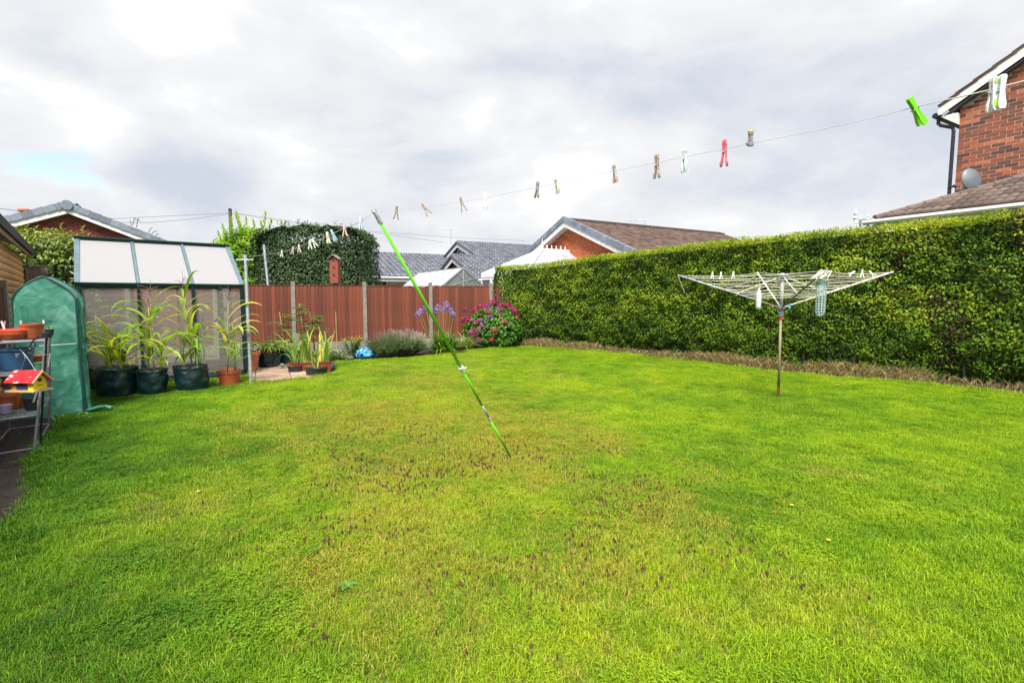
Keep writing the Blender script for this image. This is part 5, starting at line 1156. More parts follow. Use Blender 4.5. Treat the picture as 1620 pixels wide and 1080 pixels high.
# staked tomato like plants by the fence
mash = leafmat('pinnate_leaf', [(0, (.045, .09, .025)), (.6, (.10, .17, .04)), (1, (.20, .26, .08))], .55, .35, .3)
def pinnate(p, h, nb, lb, seed, cane=True):
    rg_ = random.Random(seed); t = empty('staked_plant', p, 0, lb, 'staked plant'); lx = rg_.uniform(-.1, .1)
    MB().tube([(0, 0, 0), (lx*.5, 0, h*.5), (lx, 0, h)], [.012, .009, .005], 6).build('stem', M['bark'], t, local=True)
    if cane: MB().tube([(.03, .02, 0), (-.10, .02, h*1.02)], .009, 6).build('cane', mat('bamboo_%d' % seed, (.42, .26, .13), .6, .2, 10), t, local=True)
    for k in range(nb):
        f = .38+.62*k/nb; az = rg_.random()*6.3; L = rg_.uniform(.22, .40)*(1.15-f*.4); mm = MB(); b = Vector((lx*f, 0, h*f)); d = Vector((math.cos(az), math.sin(az), .45)); sd = Vector((-math.sin(az), math.cos(az), 0)); pts = []
        for q in range(6): g_ = q/5; pts.append(b+d*L*g_-UP*(.22*L*g_*g_*2))
        mm.tube(pts, .0025, 4, r=.3)
        for q in range(1, 6):
            for s_ in (-1, 1):
                P = pts[q]; V, F = ribbon(P, az+s_*1.1, .1, rg_.uniform(.09, .15), .060, 1.1, 3, wp=lambda x: math.sin(.3+x*2.7)); mm.add(V, F, rg_.random())
        V, F = ribbon(pts[-1], az, 0, .1, .04, 1.1, 3, wp=lambda x: math.sin(.3+x*2.7)); mm.add(V, F, rg_.random())
        mm.build('leaf', mash, t, local=True, smooth=True)
pinnate(gp(461, 578)+gg*.5, 1.18, 12, 'feathery leaved plant tied to a leaning cane behind the dark sacks', 11)
pinnate(gp(490, 574)+gg*.35, 1.38, 17, 'tallest feathery leaved plant with a cane behind the iris trough', 12)
pinnate(gp(508, 572)+gg*.45, 1.12, 15, 'shorter feathery leaved plant right of the tallest one', 13)
o = MB().box((0, 0, .38), (.09, .03, .76)).build('wooden_stake', M['fence_old'], None, local=True, org=gp(474, 585)+gg*.35); tag(o, 'short pale pointed stake among the iris leaves', 'stake'); o.rotation_euler = (0, R(5), .4)
# iris trough
mtr = mat('brown_red_plastic', (.17, .035, .02), .4, .12, 8)
miris = leafmat('iris_leaf', [(0, (.09, .19, .05)), (.5, (.20, .33, .06)), (.8, (.46, .48, .08)), (1, (.55, .42, .12))], .5, .35, .35)
def trough(t, L, w, h, m, rim=.02):
    for z0, z1, k0, k1 in ((0, h*.86, .88, .98), (h*.86, h, 1.05, 1.05)):
        mm = MB(); V = []
        for k, z in ((k0, z0), (k1, z1)): V += [(-L/2*k, -w/2*k, z), (L/2*k, -w/2*k, z), (L/2*k, w/2*k, z), (-L/2*k, w/2*k, z)]
        mm.add(V, [(0, 1, 5, 4), (1, 2, 6, 5), (2, 3, 7, 6), (3, 0, 4, 7), (3, 2, 1, 0)]); mm.build('trough' if z0 == 0 else 'rim', m, t, local=True)
    MB().quad((-L/2, -w/2, h*.9), (L/2, -w/2, h*.9), (L/2, w/2, h*.9), (-L/2, w/2, h*.9)).build('soil', M['soil'], t, local=True)
tp_ = gp(500, 590)+gg*.28+gd_*.0; t = empty('iris_trough', tp_, math.atan2(gd_.y, gd_.x)-.35, 'long reddish plastic trough full of upright iris leaves', 'planter'); trough(t, .84, .26, .22, mtr)
rg_ = random.Random(5)
for k in range(62):
    x = rg_.uniform(-.38, .36); L = rg_.uniform(.42, .86); V, F = ribbon((x, rg_.uniform(-.09, .09), .19), rg_.uniform(0, 6.3), rg_.uniform(1.15, 1.5), L, rg_.uniform(.034, .050), rg_.uniform(.2, 1.3 if k % 5 else 3.2), 7, rg_.uniform(-.5, .5), wp=lambda q: max(0, 1-q**3.5)); mk('leaf', V, F, miris, t, local=True, smooth=True, rnd=[rg_.random()**1.2]*len(V))
def pan(p, L, w, h, lb, n, seed):
    t = empty('planter', p, R(10), lb, 'planter'); mm = MB(); mm.lathe([(.40, 0), (.46, h*.8), (.50, h*.85), (.51, h), (.47, h), (.44, h*.7), (.001, h*.7)], 28, sx=L, sy=w, caps=False); mm.build('pan', M['black'], t, local=True)
    rg_ = random.Random(seed)
    for k in range(n):
        V, F = ribbon((rg_.uniform(-.1, .1)*L, rg_.uniform(-.1, .1), h*.8), rg_.random()*6.3, rg_.uniform(.3, 1.3), rg_.uniform(.2, .36), .028, rg_.uniform(.8, 2.2), 6); mk('leaf', V, F, miris, t, local=True, smooth=True, rnd=[rg_.uniform(.1, .8)]*len(V))
pan(gp(505, 596)+gg*.16, .46, .34, .17, 'larger black oval pan with a few strap leaves in front of the iris trough', 7, 3)
pan(gp(470, 591)+gg*.14, .30, .28, .15, 'smaller black pan left of the larger black pan on the patio edge', 5, 4)
mm = MB(); 
for k in range(40): V, F = ribbon((random.uniform(-.04, .04), random.uniform(-.04, .04), .0), random.random()*6.3, random.uniform(.2, 1.2), .10, .035, 1.5, 4); mm.add(V, F, random.random())
tag(mm.build('flowering_plant', rndmat('lilac_flower', [(0, (.10, .20, .07)), (.5, (.18, .28, .12)), (.6, (.40, .28, .50)), (1, (.60, .55, .68))], .7, 'rnd', interp='CONSTANT', bump=0), local=True, org=gp(451, 586)+UP*.06+gg*.2), 'small lilac flowered plant left of the iris trough', 'plant')
tag(MB().lathe([(.03, 0), (.032, .09), (.018, .11), (.018, .13)], 12).build('bottle', mat('teal_plastic', (.01, .20, .22), .3, .1, 5), None, local=True, org=gp(528, 580)+gg*.1), 'small teal bottle at the right end of the iris trough', 'bottle')
# ------------------------------------------------------------------ bed plants
def strap_clump(p, n, L, w, m, lb, cat, name, seed, el=(.5, 1.35), droop=(.8, 2.0), spread=.1, parts=False):
    rg_ = random.Random(seed); t = empty(name, p, 0, lb, cat); mm = MB()
    for k in range(n):
        a = rg_.random()*6.3; V, F = ribbon((math.cos(a)*spread*rg_.random(), math.sin(a)*spread*rg_.random(), 0), rg_.random()*6.3, rg_.uniform(*el), L*rg_.uniform(.6, 1.1), w*rg_.uniform(.7, 1.1), rg_.uniform(*droop), 6); mm.add(V, F, rg_.random())
    mm.build('foliage', m, t, local=True, smooth=True); return t
mstrap = leafmat('agapanthus_leaf', [(0, (.025, .09, .008)), (.6, (.07, .18, .015)), (1, (.20, .30, .04))], .35, .3, .5)
ap = gp(702, 559)+Vector((0, .12, 0)); t = strap_clump(ap, 210, .80, .058, mstrap, 'agapanthus clump with pale violet blue flower heads by the back fence', 'agapanthus', 'agapanthus', 7, spread=.30)
magp = rndmat('agapanthus_flower', [(0, (.20, .17, .55)), (.5, (.30, .26, .66)), (1, (.50, .50, .72))], .7, 'rnd', bump=0)
for (px, py, s_) in [(665, 494, 1), (673, 486, .8), (690, 492, .9), (693, 486, 1), (701, 491, .8), (706, 482, 1.1), (713, 491, .9), (717, 498, .9), (661, 498, .8)]:
    q = at(px, py, ap.y+random.uniform(-.2, .3))-ap; b = Vector((q.x*.45, 0, .05)); MB().tube([b, b.lerp(q, .5)+Vector((0, 0, .04)), q], .006, 5).build('stem', M['gstem'], t, local=True)
    mm = MB()
    for k in range(46):
        d = Vector((random.gauss(0, 1), random.gauss(0, 1), random.gauss(.25, .8))).normalized(); c = q+d*.10*s_
        for e in range(2): V, F = ribbon(c-d*.03, random.random()*6.3, math.asin(max(-1, min(1, d.z))), .045, .014, .6, 2, wp=lambda x: 1-x*.8); mm.add(V, F, random.random())
        mm.tube([q, c], .0015, 3, caps=False, r=.2)
    mm.build('flower_head', magp, t, local=True)
mvar = leafmat('pale_strap_leaf', [(0, (.12, .18, .07)), (.5, (.30, .34, .16)), (1, (.50, .48, .30))], .5, .3, .3)
strap_clump(gp(735, 553)+Vector((0, .2, 0)), 140, .62, .034, mvar, 'pale green striped grassy plant between the agapanthus and hydrangea', 'plant', 'grassy_plant', 8, spread=.15)
strap_clump(gp(533, 572)+Vector((0, .15, 0)), 70, .50, .04, leafmat('grey_green_strap', [(0, (.06, .10, .05)), (1, (.22, .28, .16))]), 'grey green strap leaved plant right of the iris trough', 'plant', 'grassy_plant', 9, spread=.12)
# young yellow green plant
t = empty('euphorbia', gp(553, 569)+Vector((0, .25, 0)), 0, 'yellow green topped bushy plant left of the blue bag', 'shrub'); mm = MB()
for k in range(14):
    a = random.random()*6.3; q = Vector((math.cos(a)*.27*random.random()**.5, math.sin(a)*.22*random.random()**.5, .52+random.uniform(-.12, .06))); mm.tube([(q.x*.2, q.y*.2, 0), q], .006, 4, r=.2)
    for e in range(34):
        f = .3+.7*e/34; V, F = ribbon((q.x*(.2+.8*f), q.y*(.2+.8*f), q.z*f), e*2.4, .5, .11, .02, .9, 3, wp=lambda x: math.sin(.4+x*2.5)); mm.add(V, F, min(1, f**3*.75+random.random()*.25))
mm.build('foliage', leafmat('euphorbia_leaf', [(0, (.06, .12, .03)), (.5, (.13, .22, .04)), (1, (.45, .44, .05))]), t, local=True, smooth=True)
# blue plastic bag
nn, nz = 40, 22; V = []
for j in range(nz+1):
    th = math.pi*j/nz
    for i in range(nn):
        a = 2*math.pi*i/nn; d = np.array([math.sin(th)*math.cos(a), math.sin(th)*math.sin(a), math.cos(th)]); k = 1+.55*(float(fb([d*2.2+5], 4)[0])-.5); V.append((d[0]*.27*k, d[1]*.2*k, max(0, .13+d[2]*.155*k)))
F = [(j*nn+i, j*nn+(i+1) % nn, (j+1)*nn+(i+1) % nn, (j+1)*nn+i) for j in range(nz) for i in range(nn)]
mb_, t_, b_, o_ = newmat('printed_blue_plastic'); tcn = nd(t_, 'ShaderNodeTexCoord'); nz_ = nd(t_, 'ShaderNodeTexNoise'); nz_.inputs['Scale'].default_value = 9; nz_.inputs['Detail'].default_value = 3; nz_.inputs['Distortion'].default_value = 1.5; t_.links.new(tcn.outputs['Object'], nz_.inputs[0])
t_.links.new(ramp(t_, nz_.outputs[0], [(.40, (.01, .015, .03)), (.45, (.01, .16, .42)), (.56, (.02, .32, .62)), (.66, (.35, .58, .72))]), b_.inputs['Base Color']); b_.inputs['Roughness'].default_value = .2
bq = gp(574, 568)+Vector((0, .2, 0)); tag(mk('plastic_bag', V, F, mb_, None, local=True, org=bq, smooth=True), 'crumpled bright blue and black plastic bag on the bed by the fence', 'bag')
tag(MB().lathe([(.001, 0), (.09, .01), (.13, .05), (.10, .09), (.03, .11), (.001, .11)], 9, sx=1.3).build('stone', M['concrete'], None, local=True, org=gp(549, 569)), 'grey stone lying left of the blue bag', 'stone')
# lavender
def lavender(p, r, h, n, lb, seed):
    t = empty('lavender', p, 0, lb, 'lavender'); rg_ = np.random.RandomState(seed); V = []; F = []; rr = []
    for k in range(n):
        a = rg_.rand()*6.3; q = rg_.rand()**.6; fl = rg_.rand() < .13; L = h*(rg_.uniform(.70, .88) if not fl else rg_.uniform(.95, 1.22)); el = math.pi/2-q*1.0+rg_.normal()*.08
        bx, by = math.cos(a)*q*r*.35, math.sin(a)*q*r*.35*.8; d = np.array([math.cos(a)*math.cos(el), math.sin(a)*math.cos(el), math.sin(el)]); sd = np.array([-math.sin(a+.8), math.cos(a+.8), 0]); w = .0045; b = len(V)
        e_ = np.array([bx, by, 0])+d*L*.92*(1+.25*q*(not fl)); s0_ = np.array([bx, by, 0])+d*L*.35
        V += [s0_-sd*w, s0_+sd*w, e_+sd*w*.6, e_-sd*w*.6]; F.append((b, b+1, b+2, b+3)); rr += [rg_.uniform(0, .55)]*4
        if fl:
            b = len(V); V += [e_-sd*.007, e_+sd*.007, e_+d*.06+sd*.005, e_+d*.06-sd*.005]; F.append((b, b+1, b+2, b+3)); rr += [rg_.uniform(.8, 1)]*4
        else:
            for e in range(5):
                g_ = .35+.6*rg_.rand(); c = np.array([bx, by, 0])+d*L*.92*(1+.25*q)*g_; dd = d*.6+rg_.normal(size=3)*.5; dd /= np.linalg.norm(dd); b = len(V); s2 = np.cross(dd, [0, 0, 1])*.006; V += [c-s2, c+s2, c+dd*.055+s2*.4, c+dd*.055-s2*.4]; F.append((b, b+1, b+2, b+3)); rr += [rg_.uniform(0, .6)]*4
    mk('foliage', V, np.array(F), leafmat('lavender_foliage', [(0, (.07, .10, .05)), (.3, (.15, .21, .11)), (.62, (.28, .36, .20)), (.7, (.20, .17, .15)), (1, (.26, .19, .20))], .7, .2, .2), t, local=True, rnd=rr)
lavender(gp(612, 568)+Vector((0, .35, 0)), .36, .62, 4200, 'left half of the grey green lavender hedge with faded mauve spikes', 1)
lavender(gp(638, 566)+Vector((0, .40, 0)), .34, .62, 4200, 'right lavender bush with faded mauve spikes next to the agapanthus', 2)
# hydrangea
hp = gp(779, 551)+Vector((.0, .62, 0)); t = empty('hydrangea', hp, 0, 'rounded hydrangea bush with magenta and purple flower heads in the corner', 'hydrangea')
n = 7000; P, N, tt = shell(n, (0, 0, .52), (.97, .86, .72), .5, .12, 1.3, seed=3); P[:, 2] = np.maximum(P[:, 2], .02); N[:, 2] += .5
V, F, rr = leafgeo(P, N+RN.normal(size=(n, 3))*.35, RN.uniform(.08, .13, n), RN.uniform(.05, .08, n), .12, (0, 0, -.6), np.clip(RN.rand(n)*.75+.25*(tt > .9), 0, 1))
mk('foliage', V, F, leafmat('hydrangea_leaf', [(0, (.016, .06, .006)), (.5, (.045, .14, .012)), (1, (.12, .25, .03))], .58, .25, .25), t, local=True, rnd=rr)
MB().lathe([(.25, 0), (.55, .25), (.6, .5), (.4, .85), (.05, .95)], 14).build('stems', M['darkcore'], t, local=True)
mfl = rndmat('hydrangea_flower', [(0, (.36, .008, .07)), (.45, (.28, .012, .15)), (.75, (.17, .025, .26)), (1, (.28, .09, .32))], .7, 'rnd', nscale=90, bump=.2)
heads = [(780, 479, .3), (762, 486, .1), (773, 486, .55), (752, 492, .2), (757, 498, .15), (771, 497, .3), (776, 503, .8), (774, 495, .2), (741, 509, .1), (745, 507, .2), (754, 511, .35), (762, 508, .85), (783, 523, .0), (792, 486, .2), (803, 484, .1), (808, 490, .5), (812, 494, .15), (815, 503, .2), (747, 526, .3), (757, 524, .3), (752, 528, .4), (737, 532, .3), (742, 538, .4), (778, 536, .0), (750, 548, .35), (735, 505, .1), (738, 492, .15), (768, 492, .7), (790, 499, .5), (797, 510, .2), (766, 516, .6), (759, 538, .3), (787, 492, .85)]
for px, py, hue in heads:
    dd = Vector(ray(px, py)); org_ = Vector((0, 0, EYE))-Vector((hp.x, hp.y, .52)); k = None; A_ = sum((dd[i]/r_)**2 for i, r_ in enumerate((.88, .78, .62))); B_ = 2*sum(dd[i]*org_[i]/r_**2 for i, r_ in enumerate((.88, .78, .62))); C_ = sum((org_[i]/r_)**2 for i, r_ in enumerate((.88, .78, .62)))-1
    ds = B_*B_-4*A_*C_; kk = (-B_-math.sqrt(max(ds, 0)))/(2*A_); q = Vector((0, 0, EYE))+dd*kk-hp; nrm = (q-Vector((0, 0, .5))).normalized(); n = 150; P = unit(RN.normal(size=(n, 3))); P = P[(P @ np.array(nrm)) > -.25]; n = len(P); s_ = random.uniform(.095, .13)
    V, F, rr = leafgeo(np.array(q)+np.array(nrm)*.03+P*s_*np.array([1, 1, .8]), P+RN.normal(size=(n, 3))*.35, .034, .034, .2, None, np.clip(hue+RN.normal(size=n)*.08, 0, 1)); mk('flower_head', V, F, mfl, t, local=True, rnd=rr)
# weeds at the tent foot
t = strap_clump(gp(118, 663)+Vector((.05, -.05, 0)), 60, .16, .03, leafmat('weed_green', [(0, (.03, .10, .01)), (1, (.14, .26, .04))]), 'low leafy weeds growing at the foot of the green tent', 'weed', 'weed', 14, el=(.2, 1.0), spread=.25)
# ------------------------------------------------------------------ bird box on post, tall
bx = empty('bird_box', at(528, 470, 16.0).xy.to_3d(), 0, 'tall reddish brown nesting box with three holes on a post behind the fence', 'bird box')
c = at(528, 427, 16.0); zb, zt = at(528, 450, 16).z, at(528, 409, 16).z; mbx = mat('box_redbrown', (.19, .045, .025), .7, .2, 6, stretch=(8, 8, 1))
m = MB(); m.prism([(c.x-.13, 16, zb+.04), (c.x+.13, 16, zb+.04), (c.x+.13, 16, zt), (c.x, 16, zt+.10), (c.x-.13, 16, zt)], (0, .26, 0)); o = m.build('body', mbx, bx)
for s_ in (-1, 1): MB().prism([(c.x, 15.93, zt+.105), (c.x, 15.93, zt+.13), (c.x+s_*.17, 15.93, zt+.00), (c.x+s_*.17, 15.93, zt-.025)], (0, .38, 0)).build('roof', M['fence_old'], bx)
for k in range(3): MB().lathe([(.0001, 0), (.028, 0), (.028, .012), (.0001, .012)], 14).build('hole', M['black'], bx, local=True).matrix_local = Matrix.Translation(Vector((c.x, 15.995, zt-.03-k*.235))-wloc(bx)) @ Matrix.Rotation(R(90), 4, 'X')
MB().box((c.x, 16.13, (zb+.04)/2), (.10, .10, zb+.04)).build('post', mbx, bx)
# ------------------------------------------------------------------ trees and shrubs behind
def bush(name, p, blobs, n, leaf, m, lb, cat, trunk=True, core=True, size=(.06, .10), thick=.45, lump=.3, up=.3, box=False, yz=None):
    t = empty(name, p, 0, lb, cat); Vs = []; Fs = []; rs = []; off = 0; tot = sum(b[3]*b[4]*b[5] for b in blobs)
    for i, (x, y, z, rx, ry, rz_) in enumerate(blobs):
        k = max(60, int(n*rx*ry*rz_/tot)); P, N, tt = shell(k, (x, y, z), (rx, ry, rz_), thick, lump, 1.6, seed=i*3.1+x)
        cl = fb(P*2.4+i, 3); keep = RN.rand(k) < np.clip((cl-.28)*5, .15, 1); P, N, cl = P[keep], N[keep], cl[keep]; k = len(P); N = N+RN.normal(size=(k, 3))*.55; N[:, 2] += up
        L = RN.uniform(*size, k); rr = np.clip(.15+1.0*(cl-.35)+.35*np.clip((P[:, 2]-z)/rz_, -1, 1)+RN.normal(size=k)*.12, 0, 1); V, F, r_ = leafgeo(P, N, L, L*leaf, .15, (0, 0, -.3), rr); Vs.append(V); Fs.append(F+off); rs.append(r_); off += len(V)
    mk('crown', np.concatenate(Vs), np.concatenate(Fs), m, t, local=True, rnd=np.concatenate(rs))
    mm = MB()
    for (x, y, z, rx, ry, rz_) in blobs:
        mm.tube([(x*.2, y*.2, 0), (x*.6, y*.6, z*.6), (x, y, z+rz_*.5)], [.07, .045, .015], 6)
        for k in range(7):
            d = unit(RN.normal(size=(1, 3)))[0]; mm.tube([(x, y, z), (x+d[0]*rx*.45, y+d[1]*ry*.45, z+d[2]*rz_*.5), (x+d[0]*rx*.85, y+d[1]*ry*.85, z+abs(d[2])*rz_*.85)], [.025, .014, .005], 4)
    mm.build('trunk', M['bark'], t, local=True); return t
# clipped dark holly block, seen between the posts
hl_ = empty('holly_hedge', at(490, 460, 18.3).xy.to_3d(), 0, 'large clipped dark evergreen holly block behind the back fence', 'holly tree')
n = 34000; hc_ = at(490, 405, 18.3); hc_.x = -6.85; hwx, hd2, zt = 1.95, 1.0, at(490, 363.5, 18).z
U = RN.uniform(-1, 1, n); face = RN.rand(n); Zr = RN.uniform(0, 1, n)
ex = fb(np.stack([U*2.2, Zr*2.5, U*0], 1), 3)-.5; x = hc_.x+U*hwx; y = hc_.y-.98+.5*U**4+ex*.3+RN.rand(n)**2*.3; z = .8+Zr*(zt-.8)
topm = face < .25; x = np.where(topm, x, x); y = np.where(topm, hc_.y+RN.uniform(-1, 1, n), y); tz = zt+.16*(fb(np.stack([x*2.6, y*2.6, x*0+4], 1), 3)-.5)*2-.42*np.abs(U)**5+np.where(U > .2, .02, 0); z = np.where(topm, tz, np.minimum(z, tz))
sidem = (face > .25) & (face < .45); sg = np.where(U > 0, 1, -1); x = np.where(sidem, hc_.x+sg*(hwx+.14*(fb(np.stack([z*3, y*2, U*0], 1), 3)-.5)*2-.25*(Zr**6)-RN.rand(n)**2*.25), x); y = np.where(sidem, hc_.y+RN.uniform(-1, 1, n), y)
x = np.where((U > .8) & ~topm & ~sidem, x+.12*np.sin(z*7), x)
N = np.stack([np.where(sidem, sg, 0), np.where(topm | sidem, 0, -1), np.where(topm, 1, .4)], 1)+RN.normal(size=(n, 3))*.65; L = RN.uniform(.07, .12, n)
mholly = leafmat('holly_leaf', [(0, (.012, .032, .010)), (.5, (.035, .075, .025)), (.85, (.09, .15, .05)), (1, (.17, .24, .10))], .5, .12, .35)
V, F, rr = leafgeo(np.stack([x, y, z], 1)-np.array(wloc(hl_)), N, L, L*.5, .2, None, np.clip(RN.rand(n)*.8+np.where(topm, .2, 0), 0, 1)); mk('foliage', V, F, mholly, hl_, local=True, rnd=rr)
# sprigs along the outline
mm = MB()
for k in range(110):
    f = random.uniform(-1, 1.12); f = min(f, 1.05); bz = zt-.42*abs(f)**5; b = Vector((hc_.x+f*hwx*.97, hc_.y+random.uniform(-.8, .4), bz-.05 if abs(f) < .97 else random.uniform(2.0, bz))); d = Vector((random.uniform(-.3, .3)+(1.2 if f > .97 else 0), random.uniform(-.2, .2), 1 if abs(f) < .97 else .5)).normalized(); L_ = random.uniform(.12, .34)
    for q in range(9): pt0 = b+d*L_*q/8; V, F = ribbon(pt0, random.random()*6.3, .4, .09, .04, .8, 3, wp=lambda x: math.sin(.4+x*2.5)); mm.add(V, F, random.uniform(.3, 1))
mm.build('sprigs', mholly, hl_)
MB().box((hc_.x, hc_.y, (zt-.5)/2), (hwx*1.75, 1.35, zt-.5)).build('core', M['darkcore'], hl_)
mbay = leafmat('bright_tree_leaf', [(0, (.03, .09, .008)), (.3, (.11, .24, .012)), (.65, (.25, .40, .015)), (1, (.42, .50, .03))], .5, .38, .35)
tp = at(392, 470, 19.5).xy.to_3d()
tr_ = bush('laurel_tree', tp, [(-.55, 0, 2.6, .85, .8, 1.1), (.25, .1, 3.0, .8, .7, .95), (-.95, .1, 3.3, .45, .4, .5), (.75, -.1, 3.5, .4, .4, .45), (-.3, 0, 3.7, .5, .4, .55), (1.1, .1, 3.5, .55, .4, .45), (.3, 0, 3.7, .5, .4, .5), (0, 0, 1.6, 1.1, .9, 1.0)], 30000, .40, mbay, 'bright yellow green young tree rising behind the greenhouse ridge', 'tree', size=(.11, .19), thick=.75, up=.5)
mm = MB()
for k, (px, py) in enumerate([(373, 342), (401, 350), (374, 337), (421, 338), (446, 352), (413, 352), (352, 357), (345, 368), (431, 350), (390, 346), (366, 345)]):
    e_ = at(px, py, 19.4+random.uniform(-.3, .3))-tp; b = e_-Vector((random.uniform(-.2, .2)+(.35 if e_.x > .6 else -.1), 0, .9))
    mm.tube([b, b.lerp(e_, .5), e_], [.012, .008, .003], 4, r=.1)
    for q in range(26): f = q/25; p_ = b.lerp(e_, f); V, F = ribbon(p_, q*2.4, .6+f*.6, .17, .06, .7, 3, wp=lambda x: math.sin(.35+x*2.6)); mm.add(V, F, min(1, .35+.6*f+random.uniform(-.2, .1)))
mm.build('shoots', mbay, tr_, local=True, smooth=True)
mph = leafmat('photinia_leaf', [(0, (.018, .045, .008)), (.4, (.06, .12, .012)), (.72, (.17, .23, .025)), (.9, (.30, .28, .05)), (1, (.38, .18, .07))], .4, .28, .5)
lb_ = at(72, 470, 12.2).xy.to_3d()
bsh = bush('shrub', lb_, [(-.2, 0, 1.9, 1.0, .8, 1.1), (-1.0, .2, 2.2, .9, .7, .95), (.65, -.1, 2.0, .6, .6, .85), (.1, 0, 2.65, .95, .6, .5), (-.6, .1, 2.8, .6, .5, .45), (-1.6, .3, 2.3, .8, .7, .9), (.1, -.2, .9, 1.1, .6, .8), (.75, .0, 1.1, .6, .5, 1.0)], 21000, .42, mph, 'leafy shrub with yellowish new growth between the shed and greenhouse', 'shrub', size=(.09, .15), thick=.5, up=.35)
mm = MB()
for px, py in [(30, 372), (57, 361), (64, 372), (96, 357), (110, 369), (131, 361), (139, 373), (80, 365), (42, 360), (120, 374), (48, 376), (104, 372), (18, 366)]:
    e_ = at(px, py, 12.1)-lb_; b = e_-Vector((random.uniform(-.15, .15), 0, .5)); mm.tube([b, e_], [.008, .003], 4, r=.2)
    for q in range(12): f = q/11; V, F = ribbon(b.lerp(e_, f), q*2.4, .5+f*.5, .11, .045, .9, 3, wp=lambda x: math.sin(.35+x*2.6)); mm.add(V, F, random.uniform(.55, 1))
mm.build('shoots', mph, bsh, local=True, smooth=True)
# pink flowers behind the fence right of the holly
strap_clump(at(585, 455, 17.0)-UP*.25, 60, .45, .03, leafmat('red_green_leaf', [(0, (.10, .16, .03)), (.7, (.35, .35, .10)), (1, (.55, .12, .08))]), 'reddish leafed plant showing above the fence right of the holly', 'plant', 'plant', 33, el=(.9, 1.5), spread=.3)
# ------------------------------------------------------------------ telegraph pole and wires
tpz = at(364, 333, 32); tg_ = empty('telegraph_pole', (tpz.x, tpz.y, 0), 0, 'wooden telegraph pole rising behind the bright green tree', 'telegraph pole')
MB().tube([(tpz.x, tpz.y, 0), (tpz.x, tpz.y, tpz.z)], [.13, .10], 10).build('pole', M['bark'], tg_); MB().lathe([(.1, 0), (.11, .08), (.03, .14)], 10, (tpz.x, tpz.y, tpz.z)).build('cap', M['black'], tg_)
mw = mat('wire', (.10, .10, .12), .6, .1, 5)
for k, pts in enumerate([[(364, 337, 32), (280, 341, 30), (180, 346, 27), (60, 338, 22), (-60, 322, 18)], [(364, 338, 32), (300, 347, 30), (240, 352, 27), (150, 352, 23), (-60, 340, 18)],
                      [(364, 337, 32), (440, 349, 33), (520, 360, 34), (600, 369, 35), (700, 383, 37)], [(370, 337, 32), (560, 364, 36), (720, 376, 40), (830, 381, 44)]]):
    tag(MB().tube([at(*p) for p in pts], .010, 5).build('overhead_wire', mw), ['upper overhead wire running left from the telegraph pole', 'lower sagging overhead wire running left from the telegraph pole', 'overhead wire dipping right from the telegraph pole above the holly', 'faint long overhead wire crossing right above the dark grey roofs'][k], 'wire')
# ------------------------------------------------------------------ clothes line, prop and pegs
def ly(px):  # distance of the line at a picture column, right of the prop
    return 2.28/((px-810)/810+.941)
LP = [(1760, 99), (1700, 112), (1620, 128.5), (1560, 144), (1500, 157.5), (1446, 170), (1380, 187), (1300, 205), (1187, 227), (1146, 236), (1083, 248), (1039, 257.5), (972, 270.5), (880, 290.5), (850, 296.5), (768, 313), (730, 319.5), (671, 328), (627, 333), (592, 336)]
def lpt(px):
    xs = [p[0] for p in LP][::-1]; yz_ = [p[1] for p in LP][::-1]; return at(px, float(np.interp(px, xs, yz_)), ly(px))
PA, PB = lpt(592), at(391, 407.5, 9.13)
LQ = [(592, 336), (571, 350.5), (540.7, 363), (512.6, 376), (483, 387), (458.5, 396), (441.5, 400.4), (413, 403.7), (391, 407.5)]
def lpt2(px):
    u = (px-810)/810*1.0
    # intersect the column with the plan line PA-PB
    dx, dy = PB.x-PA.x, PB.y-PA.y; k = (px-810)/810/ _c
    # iterate for depth along the plan line
    f = .5; lo, hi = 0, 1
    for _ in range(40):
        f = (lo+hi)/2; x, y = PA.x+dx*f, PA.y+dy*f; z = 2.15; d = y*_c-(z-EYE)*_s*-1*0+0; d = y*_c-(z-EYE)*_s
        if 810+FPX*x/d > px: lo = f
        else: hi = f
    xs = [p[0] for p in LQ][::-1]; yz_ = [p[1] for p in LQ][::-1]; return at(px, float(np.interp(px, xs, yz_)), PA.y+dy*f)
line = MB(); line.tube([Vector((3.03, -.80, 2.10))]+[lpt(p[0]) for p in LP]+[lpt2(p[0]) for p in LQ[1:]], [.0017]*5+[.0013]+[.0008]*(len(LP)-5)+[.0022]*(len(LQ)-1), 6, caps=True)
tag(line.build('washing_line', M['cordw'], smooth=True), 'long pale washing line strung across the garden over the green prop', 'washing line')
ptp, pbt = at(592, 334, 3.40), gp(808, 723); prp = empty('line_prop', pbt, 0, 'slanting lime green clothes line prop standing on the lawn', 'line prop')
mgr = mat('lime_green_plastic', (.13, .48, .02), .3, .08, 6); mgrey = mat('grey_prop_plastic', (.42, .41, .50), .4, .3, 30)
def onp(f): return pbt.lerp(ptp, f)
MB().tube([onp(-.005), onp(.22)], .0105, 12).build('lower_pole', mgr, prp, smooth=True); MB().tube([onp(.22), onp(.285)], .0100, 12).build('joint_sleeve', M['galv'], prp, smooth=True); MB().tube([onp(.205), onp(.222)], .0125, 12).build('joint_ring', mgrey, prp)
MB().tube([onp(.285), onp(.455)], .0105, 12).build('middle_pole', mgr, prp, smooth=True); MB().tube([onp(.455), onp(.97)], .0122, 12).build('upper_pole', mgr, prp, smooth=True)
m = MB(); c = onp(.452); m.tube([onp(.442), onp(.462)], [.016, .022], 12); m.tube([c+Vector((0, 0, .01)), c+Vector((.030, -.01, .012)), c+Vector((.036, -.01, .026))], [.008, .006, .005], 6); m.build('clamp', M['whitepaint'], prp)
